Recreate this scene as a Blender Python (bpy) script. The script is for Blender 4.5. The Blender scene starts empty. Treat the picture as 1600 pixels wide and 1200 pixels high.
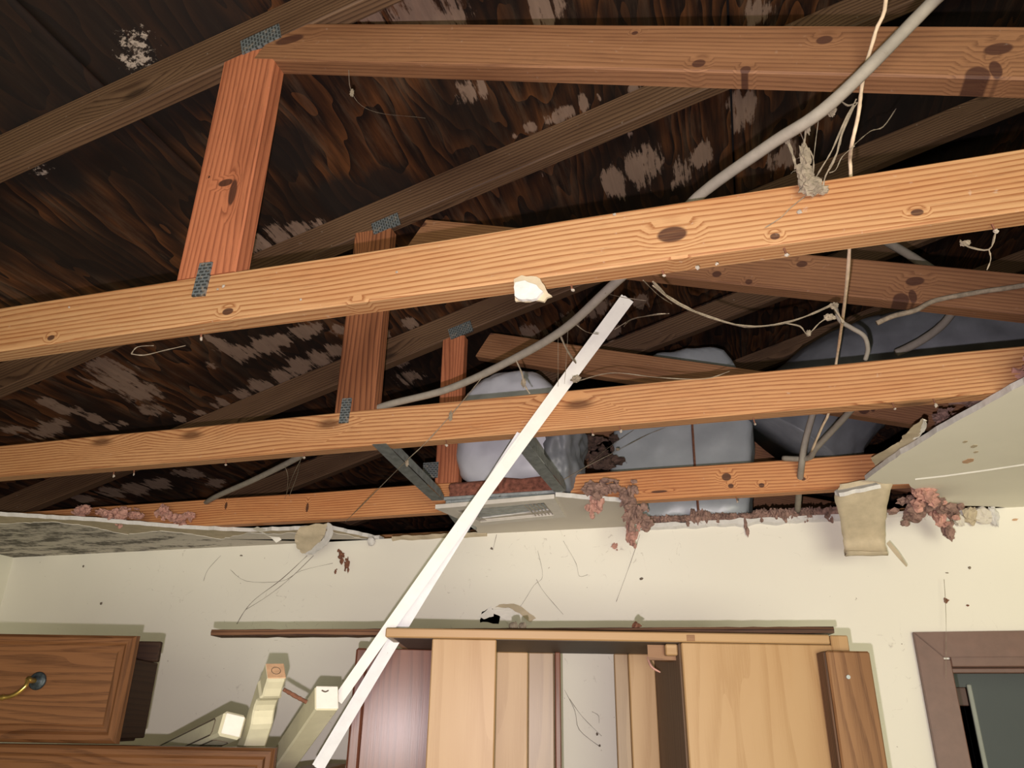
import bpy, bmesh, math, random
from mathutils import Vector, Matrix, noise

random.seed(7)
C = bpy.context.scene.collection
S = bpy.context.scene
V = Vector

# ------------------------------------------------------------------ camera, light, exposure
EYE = 1.86                                   # camera height above the floor
YAW, PITCH, ROLL, FPX = 0.28586, 0.41018, 0.015656, 1213.66
cy, sy, cp, sp, cr, sr = (math.cos(YAW), math.sin(YAW), math.cos(PITCH), math.sin(PITCH), math.cos(ROLL), math.sin(ROLL))
FW = V((-sy * cp, cy * cp, sp))
_r = V((cy, sy, 0)); _u = _r.cross(FW)
RT = cr * _r + sr * _u
UP = -sr * _r + cr * _u
CAM = V((0, 0, EYE))

cd = bpy.data.cameras.new('camera'); cam = bpy.data.objects.new('camera', cd); C.objects.link(cam)
cd.sensor_width = 36; cd.lens = FPX * 36 / 1600; cd.clip_start = 0.02
m3 = Matrix((RT, UP, -FW)).transposed()
cam.matrix_world = Matrix.Translation(CAM) @ m3.to_4x4()
S.camera = cam

vs = S.view_settings
S.display_settings.display_device = 'sRGB'
vs.view_transform = 'Standard'; vs.look = 'None'; vs.gamma = 1; vs.use_curve_mapping = False
vs.exposure = 0.0

world = bpy.data.worlds.new('world'); S.world = world; world.use_nodes = True
bg = world.node_tree.nodes['Background']; bg.inputs[0].default_value = (0.9, 1.0, 0.75, 1); bg.inputs[1].default_value = 0.02

# the phone's flash, just under and left of the lens (the shadows fall upward and a little to the right)
fl = bpy.data.lights.new('phone_flash', 'SPOT'); fl.spot_size = math.radians(125); fl.spot_blend = 1.0; fl.shadow_soft_size = 0.004; fl.energy = 53.0
fl.color = (1.0, 0.875, 0.93)
fl.use_nodes = True
nt = fl.node_tree
em = next(n for n in nt.nodes if n.type == 'EMISSION')
fo = nt.nodes.new('ShaderNodeLightFalloff'); fo.inputs['Strength'].default_value = 1.0
fq = nt.nodes.new('ShaderNodeLightFalloff'); fq.inputs['Strength'].default_value = 0.5; fo.inputs['Strength'].default_value = 0.6
fa = nt.nodes.new('ShaderNodeMath'); fa.operation = 'ADD'
nt.links.new(fo.outputs['Linear'], fa.inputs[0]); nt.links.new(fq.outputs['Quadratic'], fa.inputs[1])
nt.links.new(fa.outputs[0], em.inputs['Strength'])
flo = bpy.data.objects.new('phone_flash', fl); C.objects.link(flo)
flo.matrix_world = Matrix.Translation(CAM - RT * 0.016 - UP * 0.043) @ m3.to_4x4()

# added fill lamp behind the camera, standing in for daylight from an unseen window
wl = bpy.data.lights.new('daylight_fill', 'AREA'); wl.shape = 'RECTANGLE'; wl.size = 1.6; wl.size_y = 1.1
wl.energy = 108; wl.color = (1.0, 0.97, 0.74)
wlo = bpy.data.objects.new('daylight_fill', wl); C.objects.link(wlo)
wlo.location = (1.15, -2.3, 1.45)
wlo.rotation_euler = V((-0.10, 1, 0.06)).to_track_quat('-Z', 'Z').to_euler()


# ------------------------------------------------------------------ survey helpers: where a sight line meets a real plane
def ray(px, py):
    return RT * ((px - 800) / FPX) - UP * ((py - 600) / FPX) + FW
def on_y(px, py, y):
    d = ray(px, py); return CAM + d * (y / d.y)
def on_z(px, py, z):
    d = ray(px, py); return CAM + d * ((z - EYE) / d.z)
def at_d(px, py, dist):
    return CAM + ray(px, py) * dist

Y1, Y2, Y3 = 0.902, 1.508, 2.115             # the three trusses' front faces
WALL = 2.364
JB = EYE + 0.5673                            # underside of the joists
CEIL = JB - 0.013                            # underside of the ceiling board
JH, JT = 0.0885, 0.038

# ------------------------------------------------------------------ materials
def new_mat(name):
    m = bpy.data.materials.new(name); m.use_nodes = True
    nt = m.node_tree
    return m, nt, nt.nodes['Principled BSDF']
def N(nt, t, **kw):
    n = nt.nodes.new(t)
    for k, v in kw.items():
        setattr(n, k, v)
    return n
def L(nt, a, b): nt.links.new(a, b)
def math_n(nt, op, a, b=None, clamp=False):
    n = N(nt, 'ShaderNodeMath', operation=op); n.use_clamp = clamp
    for i, x in enumerate((a, b)):
        if x is None: continue
        if isinstance(x, (int, float)): n.inputs[i].default_value = x
        else: L(nt, x, n.inputs[i])
    return n.outputs[0]
def mix(nt, fac, a, b, blend='MIX'):
    n = N(nt, 'ShaderNodeMix', data_type='RGBA', blend_type=blend)
    for i, x in ((0, fac), (6, a), (7, b)):
        if isinstance(x, (int, float)): n.inputs[i].default_value = x
        elif isinstance(x, tuple): n.inputs[i].default_value = (*x, 1) if len(x) == 3 else x
        else: L(nt, x, n.inputs[i])
    return n.outputs[2]
def ramp(nt, fac, stops):
    n = N(nt, 'ShaderNodeValToRGB'); el = n.color_ramp.elements
    while len(el) < len(stops): el.new(0.5)
    for e, (p, c) in zip(el, stops):
        e.position = p; e.color = (*c, 1) if isinstance(c, tuple) else (c, c, c, 1)
    L(nt, fac, n.inputs[0]); return n.outputs[0]
def noise_n(nt, vec, scale, detail=4, rough=0.55, dist=0.0):
    n = N(nt, 'ShaderNodeTexNoise'); n.inputs['Scale'].default_value = scale
    n.inputs['Detail'].default_value = detail; n.inputs['Roughness'].default_value = rough
    n.inputs['Distortion'].default_value = dist
    if vec is not None: L(nt, vec, n.inputs['Vector'])
    return n.outputs[0]
def mapping(nt, vec, scale=(1, 1, 1), loc=(0, 0, 0)):
    n = N(nt, 'ShaderNodeMapping'); n.inputs['Scale'].default_value = scale; n.inputs['Location'].default_value = loc
    L(nt, vec, n.inputs['Vector']); return n.outputs[0]
def bump(nt, bsdf, h, strength=0.3, dist=0.002):
    n = N(nt, 'ShaderNodeBump'); n.inputs['Strength'].default_value = strength; n.inputs['Distance'].default_value = dist
    L(nt, h, n.inputs['Height']); L(nt, n.outputs[0], bsdf.inputs['Normal'])

def wood(name, light, dark, ring=125.0, knots=1.0, rough=0.65, blotch=(0.5, 0.35, 0.25), blotch_amt=0.35, contrast=1.0, spec=0.3, warp=5.0, dust=0.0, bmp=0.18, fleck=0.55, spots=(), grime=0.0):
    """sawn wood: rings along u of the UV map (metres), knots, blotches and dust"""
    m, nt, b = new_mat(name)
    uv = N(nt, 'ShaderNodeUVMap').outputs[0]
    oi = N(nt, 'ShaderNodeObjectInfo').outputs['Random']
    off = N(nt, 'ShaderNodeCombineXYZ'); L(nt, math_n(nt, 'MULTIPLY', oi, 37.0), off.inputs[0]); L(nt, math_n(nt, 'MULTIPLY', oi, 11.0), off.inputs[2])
    va = N(nt, 'ShaderNodeVectorMath', operation='ADD'); L(nt, uv, va.inputs[0]); L(nt, off.outputs[0], va.inputs[1])
    p = va.outputs[0]
    sx = N(nt, 'ShaderNodeSeparateXYZ'); L(nt, p, sx.inputs[0])
    n1 = noise_n(nt, mapping(nt, p, (1.3, 9, 1)), 1.0, 2, 0.5)
    # knots
    vo = N(nt, 'ShaderNodeTexVoronoi', voronoi_dimensions='2D'); vo.inputs['Scale'].default_value = 1.0
    L(nt, mapping(nt, p, (3.1, 9.0, 1)), vo.inputs['Vector'])
    kc = N(nt, 'ShaderNodeSeparateColor'); L(nt, vo.outputs['Color'], kc.inputs[0])
    sel = math_n(nt, 'GREATER_THAN', kc.outputs[0], 0.72)
    near = math_n(nt, 'MULTIPLY', math_n(nt, 'SUBTRACT', 0.42, vo.outputs['Distance'], True), sel)
    w = math_n(nt, 'ADD', math_n(nt, 'MULTIPLY', sx.outputs[1], ring), math_n(nt, 'MULTIPLY', n1, warp))
    w = math_n(nt, 'ADD', w, math_n(nt, 'MULTIPLY', near, 9.0 * knots))
    pos = N(nt, 'ShaderNodeNewGeometry').outputs['Position']
    sp_fac = None
    for (qx, qy, yy_, rx, rz) in spots:
        c_ = on_y(qx, qy, yy_)
        vm = mapping(nt, pos, (1 / rx, 0.0, 1 / rz), (-c_.x / rx, 0.0, -c_.z / rz))
        ln_ = N(nt, 'ShaderNodeVectorMath', operation='LENGTH'); L(nt, vm, ln_.inputs[0])
        w = math_n(nt, 'ADD', w, math_n(nt, 'MULTIPLY', math_n(nt, 'SUBTRACT', 3.0, ln_.outputs['Value'], True), 1.0))
        kf = math_n(nt, 'SUBTRACT', 1.35, ln_.outputs['Value'], True)
        sp_fac = kf if sp_fac is None else math_n(nt, 'MAXIMUM', sp_fac, kf)
    fr = math_n(nt, 'FRACT', w)
    fine = noise_n(nt, mapping(nt, p, (14, 520, 1)), 1.0, 3, 0.6)
    fr2 = math_n(nt, 'ADD', fr, math_n(nt, 'MULTIPLY', math_n(nt, 'SUBTRACT', fine, 0.5), fleck))
    md = tuple(l + (d - l) * 0.45 * contrast for l, d in zip(light, dark))
    dk = tuple(l + (d - l) * contrast for l, d in zip(light, dark))
    col = ramp(nt, fr2, [(0.0, light), (0.4, light), (0.68, md), (0.9, dk), (1.0, md)])
    big = noise_n(nt, mapping(nt, p, (2.2, 12, 1)), 1.0, 3, 0.55)
    col = mix(nt, math_n(nt, 'MULTIPLY', ramp(nt, big, [(0.45, 0.0), (0.75, 1.0)]), blotch_amt), col, blotch, 'MULTIPLY')
    if knots > 0:
        kr = ramp(nt, math_n(nt, 'ADD', vo.outputs['Distance'], math_n(nt, 'MULTIPLY', math_n(nt, 'SUBTRACT', fine, 0.5), 0.08)), [(0.05, 1.0), (0.13, 0.0)])
        col = mix(nt, math_n(nt, 'MULTIPLY', math_n(nt, 'MULTIPLY', kr, sel), 0.8), col, tuple(c * 0.35 for c in dark))
    if grime > 0:
        gn = noise_n(nt, mapping(nt, p, (26, 260, 1)), 1.0, 5, 0.75)
        gm = noise_n(nt, mapping(nt, p, (3, 14, 1)), 1.0, 4, 0.6)
        gk = math_n(nt, 'MULTIPLY', ramp(nt, gn, [(0.52, 0.0), (0.68, 1.0)]), ramp(nt, gm, [(0.35, 0.25), (0.65, 1.0)]))
        col = mix(nt, math_n(nt, 'MULTIPLY', gk, grime), col, (0.10, 0.05, 0.028))
    if sp_fac is not None:
        col = mix(nt, math_n(nt, 'MULTIPLY', math_n(nt, 'MULTIPLY', sp_fac, 4.0, True), math_n(nt, 'ADD', 0.6, math_n(nt, 'MULTIPLY', fine, 0.6), True)), col, (0.055, 0.02, 0.012))
    if dust > 0:
        sp_ = noise_n(nt, mapping(nt, p, (60, 60, 1)), 1.0, 4, 0.7)
        col = mix(nt, math_n(nt, 'MULTIPLY', ramp(nt, sp_, [(0.66, 0.0), (0.74, 1.0)]), dust), col, (0.55, 0.47, 0.40))
    L(nt, col, b.inputs['Base Color']); b.inputs['Roughness'].default_value = rough
    b.inputs['Specular IOR Level'].default_value = spec
    bump(nt, b, math_n(nt, 'ADD', fr2, fine), bmp, 0.0012)
    return m

def plain(name, col, rough=0.6, metal=0.0, var=0.12, scale=30.0, spots=None, spot_col=(0.1, 0.07, 0.05), spec=0.35, bmp=0.15, spot_scale=55.0):
    m, nt, b = new_mat(name)
    pos = N(nt, 'ShaderNodeTexCoord').outputs['Object']
    n1 = noise_n(nt, pos, scale, 5, 0.6)
    c = mix(nt, ramp(nt, n1, [(0.3, 0.0), (0.7, 1.0)]), tuple(x * (1 - var) for x in col), tuple(min(1, x * (1 + var)) for x in col))
    if spots:
        n2 = noise_n(nt, pos, spot_scale, 4, 0.7)
        c = mix(nt, ramp(nt, n2, [(spots, 0.0), (spots + 0.05, 0.85)]), c, spot_col)
    L(nt, c, b.inputs['Base Color']); b.inputs['Roughness'].default_value = rough; b.inputs['Metallic'].default_value = metal
    b.inputs['Specular IOR Level'].default_value = spec
    if bmp: bump(nt, b, n1, bmp, 0.003)
    return m

M = {}
M['joist'] = wood('pine_joist', (0.48, 0.272, 0.128), (0.26, 0.10, 0.034), ring=105, knots=0, grime=0.35, spots=[(1050, 366, Y1, .016, .010), (1062, 412, Y1, .008, .005), (1433, 332, Y1, .006, .004), (1211, 369, Y1, .005, .004), (355, 486, Y1, .008, .005), (80, 528, Y1, .006, .004), (556, 482, Y1, .008, .008)], blotch=(0.82, 0.58, 0.42), blotch_amt=0.6, dust=0.35)
M['joist_mid'] = wood('pine_joist_brown', (0.52, 0.275, 0.125), (0.25, 0.09, 0.033), ring=120, grime=0.4, blotch=(0.8, 0.6, 0.45), blotch_amt=0.6, dust=0.3)
M['joist_red'] = wood('pine_joist_reddish', (0.58, 0.27, 0.11), (0.30, 0.10, 0.036), ring=120, knots=0, grime=0.4, spots=[(1135, 745, Y3, .010, .009), (1142, 759, Y3, .006, .005), (1190, 758, Y3, .006, .005), (1255, 748, Y3, .005, .004), (1030, 768, Y3, .018, .003), (480, 793, Y3, .004, .012), (353, 790, Y3, .004, .010)], blotch=(0.8, 0.55, 0.4), blotch_amt=0.5, dust=0.2)
M['web'] = wood('aged_web', (0.255, 0.122, 0.058), (0.12, 0.05, 0.023), ring=125, contrast=0.75, fleck=0.9, knots=0, grime=0.45, spots=[(452, 62, Y1, .024, .008), (992, 52, Y1, .004, .003), (1288, 63, Y1, .009, .006), (1560, 76, Y1, .014, .008), (1556, 108, Y1, .006, .012), (1408, 468, Y2, .012, .012), (1120, 428, Y2, .008, .006), (1170, 440, Y2, .006, .005)], blotch=(0.45, 0.35, 0.3), blotch_amt=0.8, dust=0.15)
M['rafter'] = wood('weathered_rafter', (0.135, 0.076, 0.041), (0.05, 0.024, 0.012), ring=110, grime=0.5, blotch=(0.4, 0.33, 0.3), blotch_amt=0.8, dust=0.25)
M['post'] = wood('red_post', (0.46, 0.16, 0.075), (0.25, 0.075, 0.035), ring=90, knots=0, grime=0.5, spots=[(363, 300, Y1, .006, .022), (352, 285, Y1, .012, .006), (326, 276, Y1, .002, .002)], blotch=(0.45, 0.35, 0.3), blotch_amt=0.8, dust=0.1)
M['post_dark'] = wood('stained_post', (0.30, 0.115, 0.05), (0.12, 0.04, 0.018), ring=90, blotch=(0.3, 0.25, 0.22), blotch_amt=0.9)
M['maple'] = wood('maple_veneer', (0.385, 0.24, 0.115), (0.32, 0.185, 0.078), ring=22, knots=0, rough=0.42, bmp=0.03, fleck=0.8, blotch=(0.85, 0.75, 0.62), blotch_amt=0.6, contrast=0.7, warp=5)
M['maple_dull'] = wood('dull_maple', (0.26, 0.165, 0.09), (0.18, 0.105, 0.055), ring=34, knots=0, rough=0.36, bmp=0.03, fleck=0.8, blotch=(0.75, 0.7, 0.65), blotch_amt=0.7, contrast=0.6)
M['plank'] = wood('brown_plank', (0.24, 0.12, 0.052), (0.145, 0.064, 0.026), ring=40, knots=0, rough=0.45, bmp=0.05, fleck=1.0, blotch=(0.55, 0.45, 0.35), blotch_amt=0.8)
M['mahogany'] = wood('polished_mahogany', (0.15, 0.055, 0.032), (0.08, 0.027, 0.016), ring=60, knots=0, rough=0.25, blotch=(0.7, 0.6, 0.55), blotch_amt=0.5, spec=0.13, contrast=0.6, bmp=0.03, fleck=0.9)
M['oak'] = wood('oak_drawer', (0.165, 0.071, 0.028), (0.065, 0.025, 0.010), ring=75, knots=0, rough=0.42, blotch=(0.6, 0.5, 0.42), blotch_amt=0.7, spec=0.4, warp=14, contrast=0.75, fleck=1.5, bmp=0.06)
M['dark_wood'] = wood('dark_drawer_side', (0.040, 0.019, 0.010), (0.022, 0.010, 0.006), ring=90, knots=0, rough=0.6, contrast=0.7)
M['dark_edge'] = wood('dark_board', (0.17, 0.085, 0.045), (0.03, 0.012, 0.01), ring=150, knots=0, rough=0.5, blotch=(0.2, 0.15, 0.13), blotch_amt=0.9)
M['undersheet'] = wood('dark_undersheet', (0.07, 0.05, 0.038), (0.045, 0.03, 0.022), ring=40, knots=0, rough=0.55, contrast=0.6)
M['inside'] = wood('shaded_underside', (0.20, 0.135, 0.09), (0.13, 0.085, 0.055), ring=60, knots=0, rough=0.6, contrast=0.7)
M['fleck'] = plain('dusty_gypsum_fleck', (0.36, 0.31, 0.26), 0.9, var=0.2, scale=200)
M['gypsum'] = plain('broken_gypsum', (0.62, 0.60, 0.57), 0.9, var=0.08, scale=60, bmp=0.6)
M['kraft'] = plain('kraft_paper', (0.49, 0.41, 0.285), 0.85, var=0.15, scale=25, bmp=0.3)
M['paper_white'] = plain('torn_white_paper', (0.80, 0.77, 0.70), 0.85, var=0.06, scale=40)
M['ceil'] = plain('ceiling_paint', (0.62, 0.57, 0.49), 0.8, var=0.04, scale=6, spots=0.74, spot_col=(0.3, 0.22, 0.15), bmp=0.05)
M['ceil_r'] = plain('ceiling_paint_clean', (0.80, 0.77, 0.66), 0.8, var=0.03, scale=5, bmp=0.04)
M['white'] = plain('white_trim_paint', (0.72, 0.70, 0.66), 0.55, var=0.04, scale=40, spots=0.70, spot_col=(0.28, 0.22, 0.16), spot_scale=70)
M['white_dull'] = plain('greyed_trim_paint', (0.66, 0.66, 0.67), 0.55, var=0.06, scale=40, spots=0.66, spot_col=(0.2, 0.15, 0.11), spot_scale=60)
M['cream'] = plain('cream_furniture_paint', (0.66, 0.62, 0.44), 0.5, var=0.06, scale=25, spots=0.68, spot_col=(0.22, 0.15, 0.08), spot_scale=80)
M['barewood'] = plain('bare_wood_end', (0.55, 0.34, 0.2), 0.7, var=0.15, scale=120)
M['groove'] = plain('dark_groove', (0.10, 0.075, 0.05), 0.7)
M['galv'] = plain('galvanized', (0.36, 0.39, 0.39), 0.5, metal=0.35, var=0.3, scale=40, spots=0.62, spot_col=(0.16, 0.15, 0.13))
M['rust'] = plain('rusty_bolt', (0.20, 0.085, 0.05), 0.7, metal=0.3, var=0.3, scale=120)
M['brass'] = plain('brass', (0.62, 0.43, 0.12), 0.28, metal=0.9, var=0.25, scale=60, bmp=0)
M['black_metal'] = plain('blackened_metal', (0.035, 0.045, 0.05), 0.45, metal=0.4, var=0.5, scale=160)
M['wrap'] = plain('white_plastic_wrap', (0.50, 0.51, 0.56), 0.38, var=0.07, scale=9, spec=0.5, bmp=0.25)
M['wrap_duct'] = plain('dusty_plastic_wrap', (0.30, 0.325, 0.34), 0.36, var=0.1, scale=9, spec=0.5, bmp=0.4)
M['wrap_grey'] = plain('grey_plastic_wrap', (0.15, 0.16, 0.175), 0.5, var=0.25, scale=9, spec=0.5, bmp=0.4)
M['insul'] = plain('dusty_insulation', (0.25, 0.155, 0.125), 0.95, var=0.45, scale=55, bmp=1.0)
M['insul_pink'] = plain('pink_insulation', (0.46, 0.25, 0.20), 0.95, var=0.35, scale=45, bmp=1.0)
M['insul_brown'] = plain('brown_insulation_edge', (0.20, 0.075, 0.05), 0.95, var=0.6, scale=70, bmp=1.0)
M['insul_dark'] = plain('sooty_insulation', (0.075, 0.045, 0.035), 0.95, var=0.6, scale=60, bmp=1.0)
M['cable'] = plain('dusty_grey_cable', (0.27, 0.24, 0.20), 0.75, var=0.12, scale=50, spots=0.66, spot_col=(0.2, 0.17, 0.13), spot_scale=90)
M['wire'] = plain('cream_wire', (0.60, 0.46, 0.32), 0.7, var=0.2, scale=70)
M['web_dust'] = plain('dusty_cobweb', (0.25, 0.205, 0.15), 0.95, var=0.3, scale=90, bmp=0.8)
M['web_dark'] = plain('sooty_cobweb', (0.15, 0.12, 0.095), 0.95, var=0.3, scale=90)
M['brown_paint'] = plain('brown_door_paint', (0.155, 0.082, 0.062), 0.45, var=0.1, scale=30, spots=0.76, spot_col=(0.4, 0.36, 0.32), spot_scale=40)
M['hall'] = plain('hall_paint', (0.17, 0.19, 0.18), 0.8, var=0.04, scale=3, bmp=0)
M['hall_trim'] = plain('pale_door_edge', (0.55, 0.57, 0.48), 0.6, var=0.04)
M['black'] = plain('dark_void', (0.012, 0.011, 0.010), 0.9)
M['vent'] = plain('vent_enamel', (0.62, 0.58, 0.52), 0.5, var=0.08, scale=30, spots=0.70, spot_col=(0.3, 0.24, 0.18), spot_scale=90)
M['louver'] = plain('dusty_louver', (0.58, 0.53, 0.46), 0.7, var=0.2, scale=60)
M['floor'] = plain('bounce_floor', (0.38, 0.33, 0.26), 0.95, var=0.2, scale=20)  # unseen floor, colour raised to bounce light up onto the ceiling
M['sidewall'] = plain('side_wall_paint', (0.75, 0.73, 0.60), 0.8, var=0.03, scale=4, bmp=0)

def wall_material():
    m, nt, b = new_mat('cream_wall_paint')
    pos = N(nt, 'ShaderNodeNewGeometry').outputs['Position']
    big = noise_n(nt, pos, 1.6, 3, 0.5)
    c = mix(nt, ramp(nt, big, [(0.3, 0.0), (0.7, 1.0)]), (0.77, 0.735, 0.64), (0.82, 0.79, 0.70))
    # grime: thin dark scratches and specks
    st = noise_n(nt, mapping(nt, pos, (9, 9, 9)), 1.0, 2, 0.5, 0.6)
    ln = math_n(nt, 'ABSOLUTE', math_n(nt, 'SUBTRACT', st, 0.5))
    gate = ramp(nt, noise_n(nt, pos, 3.1, 2, 0.5), [(0.5, 0.0), (0.62, 1.0)])
    fine = ramp(nt, noise_n(nt, pos, 60, 4, 0.7), [(0.5, 0.0), (0.62, 1.0)])
    sc = math_n(nt, 'MULTIPLY', math_n(nt, 'MULTIPLY', ramp(nt, ln, [(0.0, 1.0), (0.006, 0.0)]), gate), fine)
    c = mix(nt, math_n(nt, 'MULTIPLY', sc, 0.45), c, (0.25, 0.2, 0.16))
    spk = noise_n(nt, pos, 75, 2, 0.6)
    c = mix(nt, ramp(nt, spk, [(0.76, 0.0), (0.80, 0.7)]), c, (0.22, 0.17, 0.13))
    L(nt, c, b.inputs['Base Color']); b.inputs['Roughness'].default_value = 0.75; b.inputs['Specular IOR Level'].default_value = 0.25
    bump(nt, b, noise_n(nt, pos, 120, 3, 0.5), 0.06, 0.002)
    return m
M['wall'] = wall_material()

def mold_ceiling():
    """ceiling paint with a mouldy area near the left wall"""
    m, nt, b = new_mat('mouldy_ceiling_paint')
    pos = N(nt, 'ShaderNodeNewGeometry').outputs['Position']
    sx = N(nt, 'ShaderNodeSeparateXYZ'); L(nt, pos, sx.inputs[0])
    n1 = noise_n(nt, mapping(nt, pos, (5, 16, 5)), 1.0, 5, 0.65)
    n2 = noise_n(nt, pos, 45, 4, 0.7)
    g = math_n(nt, 'ADD', n1, math_n(nt, 'MULTIPLY', math_n(nt, 'SUBTRACT', n2, 0.5), 0.5))
    fall = ramp(nt, math_n(nt, 'MULTIPLY', math_n(nt, 'ADD', sx.outputs[0], 2.7), 0.6), [(0.0, 0.22), (0.55, 0.12), (0.85, 0.0), (1.0, -0.2 if False else 0.0)])
    thr = math_n(nt, 'ADD', g, fall)
    k = ramp(nt, thr, [(0.62, 0.0), (0.76, 0.88)])
    right = ramp(nt, math_n(nt, 'ADD', sx.outputs[0], 2.3), [(0.55, 1.0), (0.95, 0.0)])
    base = mix(nt, n2, (0.56, 0.515, 0.45), (0.62, 0.57, 0.50))
    c = mix(nt, math_n(nt, 'MULTIPLY', k, right), base, (0.05, 0.042, 0.032))
    L(nt, c, b.inputs['Base Color']); b.inputs['Roughness'].default_value = 0.85
    bump(nt, b, n2, 0.1, 0.002)
    return m
M['ceil_mold'] = mold_ceiling()

def deck_material():
    """stained roof plywood: face grain along y, pale delaminated and black mouldy areas from the vertex attributes"""
    m, nt, b = new_mat('stained_plywood')
    pos = N(nt, 'ShaderNodeNewGeometry').outputs['Position']
    n1 = noise_n(nt, mapping(nt, pos, (4.5, 1.1, 4.5)), 1.0, 3, 0.5)
    sx = N(nt, 'ShaderNodeSeparateXYZ'); L(nt, pos, sx.inputs[0])
    w = math_n(nt, 'FRACT', math_n(nt, 'ADD', math_n(nt, 'MULTIPLY', sx.outputs[0], 14.0), math_n(nt, 'MULTIPLY', n1, 16.0)))
    st = noise_n(nt, mapping(nt, pos, (75, 4.5, 75)), 1.0, 5, 0.65)
    st2 = noise_n(nt, mapping(nt, pos, (34, 3.0, 34)), 1.0, 6, 0.7)
    g = math_n(nt, 'ADD', math_n(nt, 'MULTIPLY', w, 0.35), math_n(nt, 'MULTIPLY', st, 0.65))
    col = ramp(nt, g, [(0.28, (0.105, 0.039, 0.013)), (0.47, (0.042, 0.0155, 0.006)), (0.66, (0.010, 0.0045, 0.003))])
    col = mix(nt, ramp(nt, st2, [(0.5, 0.0), (0.72, 0.75)]), col, (0.10, 0.062, 0.038))
    col = mix(nt, ramp(nt, noise_n(nt, mapping(nt, pos, (3.2, 1.6, 3.2)), 1.0, 3, 0.55), [(0.47, 0.0), (0.60, 0.85)]), col, (0.010, 0.006, 0.0045))
    at = N(nt, 'ShaderNodeAttribute', attribute_name='pale'); ab = N(nt, 'ShaderNodeAttribute', attribute_name='black'); aw = N(nt, 'ShaderNodeAttribute', attribute_name='mould')
    rag = math_n(nt, 'ADD', math_n(nt, 'MULTIPLY', st, 0.6), math_n(nt, 'MULTIPLY', noise_n(nt, mapping(nt, pos, (30, 12, 30)), 1.0, 5, 0.65), 0.6))
    st3 = noise_n(nt, mapping(nt, pos, (42, 5, 42)), 1.0, 6, 0.7, 0.4)
    kb = math_n(nt, 'MULTIPLY', ramp(nt, math_n(nt, 'ADD', ab.outputs['Fac'], math_n(nt, 'MULTIPLY', rag, 0.6)), [(0.62, 0.0), (0.95, 1.0)]), 0.85)
    col = mix(nt, kb, col, (0.012, 0.009, 0.008))
    kp = ramp(nt, math_n(nt, 'ADD', math_n(nt, 'MULTIPLY', at.outputs['Fac'], 0.55), math_n(nt, 'SUBTRACT', math_n(nt, 'ADD', math_n(nt, 'MULTIPLY', math_n(nt, 'SUBTRACT', st3, 0.5), 0.75), rag), 0.35)), [(0.64, 0.0), (0.72, 1.0)])
    pc = mix(nt, st, (0.34, 0.235, 0.175), (0.16, 0.105, 0.075))
    col = mix(nt, math_n(nt, 'MULTIPLY', kp, 0.85), col, pc)
    wn = noise_n(nt, pos, 95, 4, 0.7)
    kw = ramp(nt, math_n(nt, 'ADD', math_n(nt, 'MULTIPLY', aw.outputs['Fac'], 0.36), wn), [(0.80, 0.0), (0.90, 0.9)])
    col = mix(nt, kw, col, (0.42, 0.35, 0.29))
    L(nt, col, b.inputs['Base Color']); b.inputs['Roughness'].default_value = 0.75; b.inputs['Specular IOR Level'].default_value = 0.2
    bump(nt, b, math_n(nt, 'ADD', g, kp), 0.25, 0.002)
    return m
M['deck'] = deck_material()

def plate_material():
    m, nt, b = new_mat('punched_nail_plate')
    uv = N(nt, 'ShaderNodeUVMap').outputs[0]
    br = N(nt, 'ShaderNodeTexBrick'); br.inputs['Scale'].default_value = 1.0
    br.inputs['Mortar Size'].default_value = 0.0016; br.inputs['Mortar Smooth'].default_value = 0.3; br.inputs['Brick Width'].default_value = 0.011; br.inputs['Row Height'].default_value = 0.0062
    L(nt, uv, br.inputs['Vector'])
    n1 = noise_n(nt, uv, 130, 3, 0.6)
    c = mix(nt, n1, (0.10, 0.115, 0.12), (0.28, 0.31, 0.32))
    c = mix(nt, math_n(nt, 'MULTIPLY', br.outputs['Fac'], 0.8), (0.055, 0.06, 0.06), c)
    c = mix(nt, ramp(nt, noise_n(nt, uv, 60, 3, 0.6), [(0.55, 0.0), (0.65, 0.5)]), c, (0.42, 0.33, 0.25))
    L(nt, c, b.inputs['Base Color']); b.inputs['Roughness'].default_value = 0.5; b.inputs['Metallic'].default_value = 0.3
    bump(nt, b, br.outputs['Fac'], 0.7, 0.001)
    return m
M['plate'] = plate_material()

# ------------------------------------------------------------------ mesh helpers (all shapes are made in world space)
def world_loc(o):
    p = V((0, 0, 0))
    while o is not None:
        p += o.location; o = o.parent
    return p
def obj(name, bm, mats, parent=None, smooth=False, label=None, cat=None, group=None, kind=None):
    if not isinstance(mats, (list, tuple)): mats = [mats]
    if parent is None:
        xs = [v.co for v in bm.verts]
        o0 = V(((min(c.x for c in xs) + max(c.x for c in xs)) / 2, (min(c.y for c in xs) + max(c.y for c in xs)) / 2, min(c.z for c in xs)))
    else:
        o0 = world_loc(parent)
    bmesh.ops.translate(bm, verts=bm.verts, vec=-o0)
    bmesh.ops.recalc_face_normals(bm, faces=bm.faces)
    me = bpy.data.meshes.new(name); bm.to_mesh(me); bm.free()
    for m in mats: me.materials.append(M[m])
    if smooth:
        for p in me.polygons: p.use_smooth = True
    o = bpy.data.objects.new(name, me); C.objects.link(o)
    if parent is None: o.location = o0
    else: o.parent = parent
    if label: o['label'] = label
    if cat: o['category'] = cat
    if group: o['group'] = group
    if kind: o['kind'] = kind
    return o
def thing(name, label, cat, loc, group=None, kind=None):
    o = bpy.data.objects.new(name, None); C.objects.link(o); o.location = loc; o.empty_display_size = 0.05
    if label: o['label'] = label
    if cat: o['category'] = cat
    if group: o['group'] = group
    if kind: o['kind'] = kind
    return o
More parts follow.
